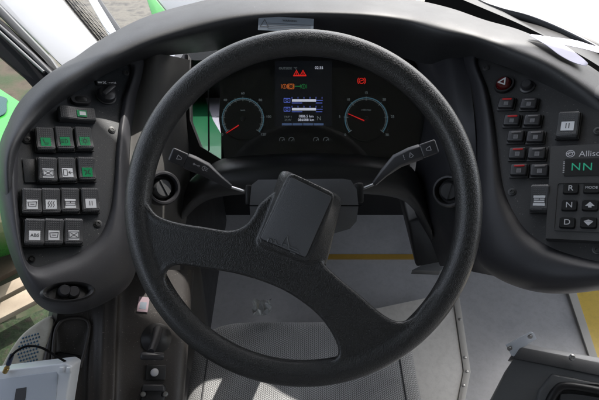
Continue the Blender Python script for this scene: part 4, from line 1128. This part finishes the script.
# front body beyond the dash
fb_ = thing('front_body_panel', 'green and white painted body panel beyond the dashboard', 'body panel', P(190, 40, 1.5))
bm = world_prism([P(144,-8,1.5), P(150,-8,1.5), P(168,14,1.45), P(172,40,1.42), P(160,40,1.42)], FW*.04, .004); link('green_edge', bm, M_gpaint, fb_)
bm = world_prism([P(151,-8,1.52), P(420,-40,1.52), P(420,30,1.46), P(172,40,1.43), P(169,14,1.46)], FW*.04, .004); link('white_panel', bm, M_pillar, fb_)
lp = thing('reflection_panel', 'added white and green panel standing in for a reflection in the instrument glass', 'body panel', P(210, 110, 1.1))  # added panel painted as the white and green reflection of the cluster glass
bm = world_prism([P(170,40,1.75), P(236,40,1.75), P(236,170,1.15), P(170,170,1.15)], FW*.02, .001); link('white_reflection', bm, M_wrefl, lp)
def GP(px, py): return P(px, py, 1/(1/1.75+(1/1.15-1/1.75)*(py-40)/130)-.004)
bm = world_prism([GP(170,70), GP(192,80), GP(203,92), GP(213,120), GP(226,142), GP(236,168), GP(170,168)], FW*.003, .0); link('green_reflection', bm, M_grefl, lp)
# planks outside low left
for i, (a, b_, c, d_, m, lb) in enumerate((((-30,262),(26,238),(30,262),(-30,292), M_wood, 'weathered brown board lying outside below the dashboard wing'),
        ((-30,300),(30,272),(34,280),(-30,314), M_cream, 'pale board, upper one of two outside by the wing'),
        ((-30,318),(36,284),(44,296),(-30,334), M_cream, 'pale board, lower one of two outside by the wing'))):
    z_ = -.5+.02*i
    bm = world_prism([PZ(*a, z_), PZ(*b_, z_), PZ(*c, z_), PZ(*d_, z_)], (0, 0, -.03), .004)
    tag(link('plank', bm, m, None), lb, 'plank', 'boards outside the cab')
# grass patch
bm = world_prism([PZ(-40,330,-.6), PZ(20,315,-.6), PZ(60,300,-.6), PZ(60,400,-.6), PZ(-40,400,-.6)], (0, 0, -.14), .03, 2)
tag(link('grass_bank', bm, mottled('grass_green', [(.008, .012, .005), (.012, .028, .007), (.02, .016, .01)], 30, .95, .6, .02), None), 'dark green grass', None, None, 'structure')

# paper on the hood
bm = bmesh.new()
r1 = spline([(529,35,.765),(545,44,.745),(560,55,.73),(573,62,.725),(586,66,.72)], 20)
r2 = spline([(529,35,.765),(546,39,.765),(564,45,.76),(580,56,.745),(588,63,.72)], 20)
r3 = spline([(531,34,.77),(552,37,.79),(575,40,.80),(596,46,.80),(614,46,.81)], 20)
r2b = spline([(531,35,.767),(548,39.5,.768),(562,44,.765),(585,49,.78),(606,55,.79)], 20)
def strip(a, b):
    A_ = [bm.verts.new(P(*p)) for p in a]; B_ = [bm.verts.new(P(*p)) for p in b]
    for i in range(len(a)-1): bm.faces.new((A_[i], A_[i+1], B_[i+1], B_[i]))
strip(r1, r2); strip(r2b, r3)
bmesh.ops.remove_doubles(bm, verts=bm.verts, dist=.0015)
bmesh.ops.solidify(bm, geom=list(bm.faces), thickness=.0006)
tag(link('folded_paper', bm, M_paper, None, ang=60), 'folded white paper sheet lying over the right side of the hood', 'paper')

# unseen cab shell added to shade the interior; edges and openings placed for the sun
def shell(name, c, s, lb):
    bm = box(s, 0, c); tag(link(name, bm, M_ceil, None, smooth=False), lb, None, None, 'structure')
shell('roof_blocker', (.6, .135, 2.02), (3.2, 2.61, .04), 'unseen roof slab added to shade the cab')
shell('rear_blocker', (.6, -1.15, 1.0), (3.2, .04, 2.0), 'unseen partition added to block light from behind')
shell('left_blocker', (-.95, -.4, .5), (.04, 1.5, 1.0), 'unseen low wall added to limit light from the left')
shell('right_blocker', (2.1, -.8, 1.0), (.04, .7, 2.0), 'unseen wall added to limit light from the right')

# ================================================================== CAMERA, LIGHT
cam = bpy.data.cameras.new('camera'); co = bpy.data.objects.new('camera', cam); COL.objects.link(co)
co.location = CAM; co.rotation_euler = (math.radians(45), 0, 0)
cam.sensor_width = 36; cam.lens = FP/599*36; cam.clip_start = .02; cam.clip_end = 500
S.camera = co
EL, AZ = 50, 34      # sun elevation; degrees to the right of straight ahead
sd = Vector((math.sin(math.radians(AZ))*math.cos(math.radians(EL)), math.cos(math.radians(AZ))*math.cos(math.radians(EL)), math.sin(math.radians(EL))))
sun = bpy.data.lights.new('sun', 'SUN'); sun.energy = 2.2; sun.angle = math.radians(.5); sun.color = (1, .96, .9)
so = bpy.data.objects.new('sun', sun); COL.objects.link(so); so.rotation_euler = sd.to_track_quat('Z', 'Y').to_euler()
w = bpy.data.worlds.new('World'); S.world = w; w.use_nodes = True
nt = w.node_tree; bg = nt.nodes['Background']; sk = nt.nodes.new('ShaderNodeTexSky'); sk.sky_type = 'NISHITA'; sk.sun_disc = False
sk.sun_elevation = math.radians(EL); sk.sun_rotation = math.radians(AZ); sk.air_density = 1; sk.dust_density = 3
hs = nt.nodes.new('ShaderNodeHueSaturation'); hs.inputs['Saturation'].default_value = .4; nt.links.new(sk.outputs[0], hs.inputs['Color']); nt.links.new(hs.outputs[0], bg.inputs[0]); bg.inputs[1].default_value = .15
S.view_settings.view_transform = 'Standard'; S.view_settings.look = 'None'; S.view_settings.gamma = 1
S.view_settings.exposure = 1.85
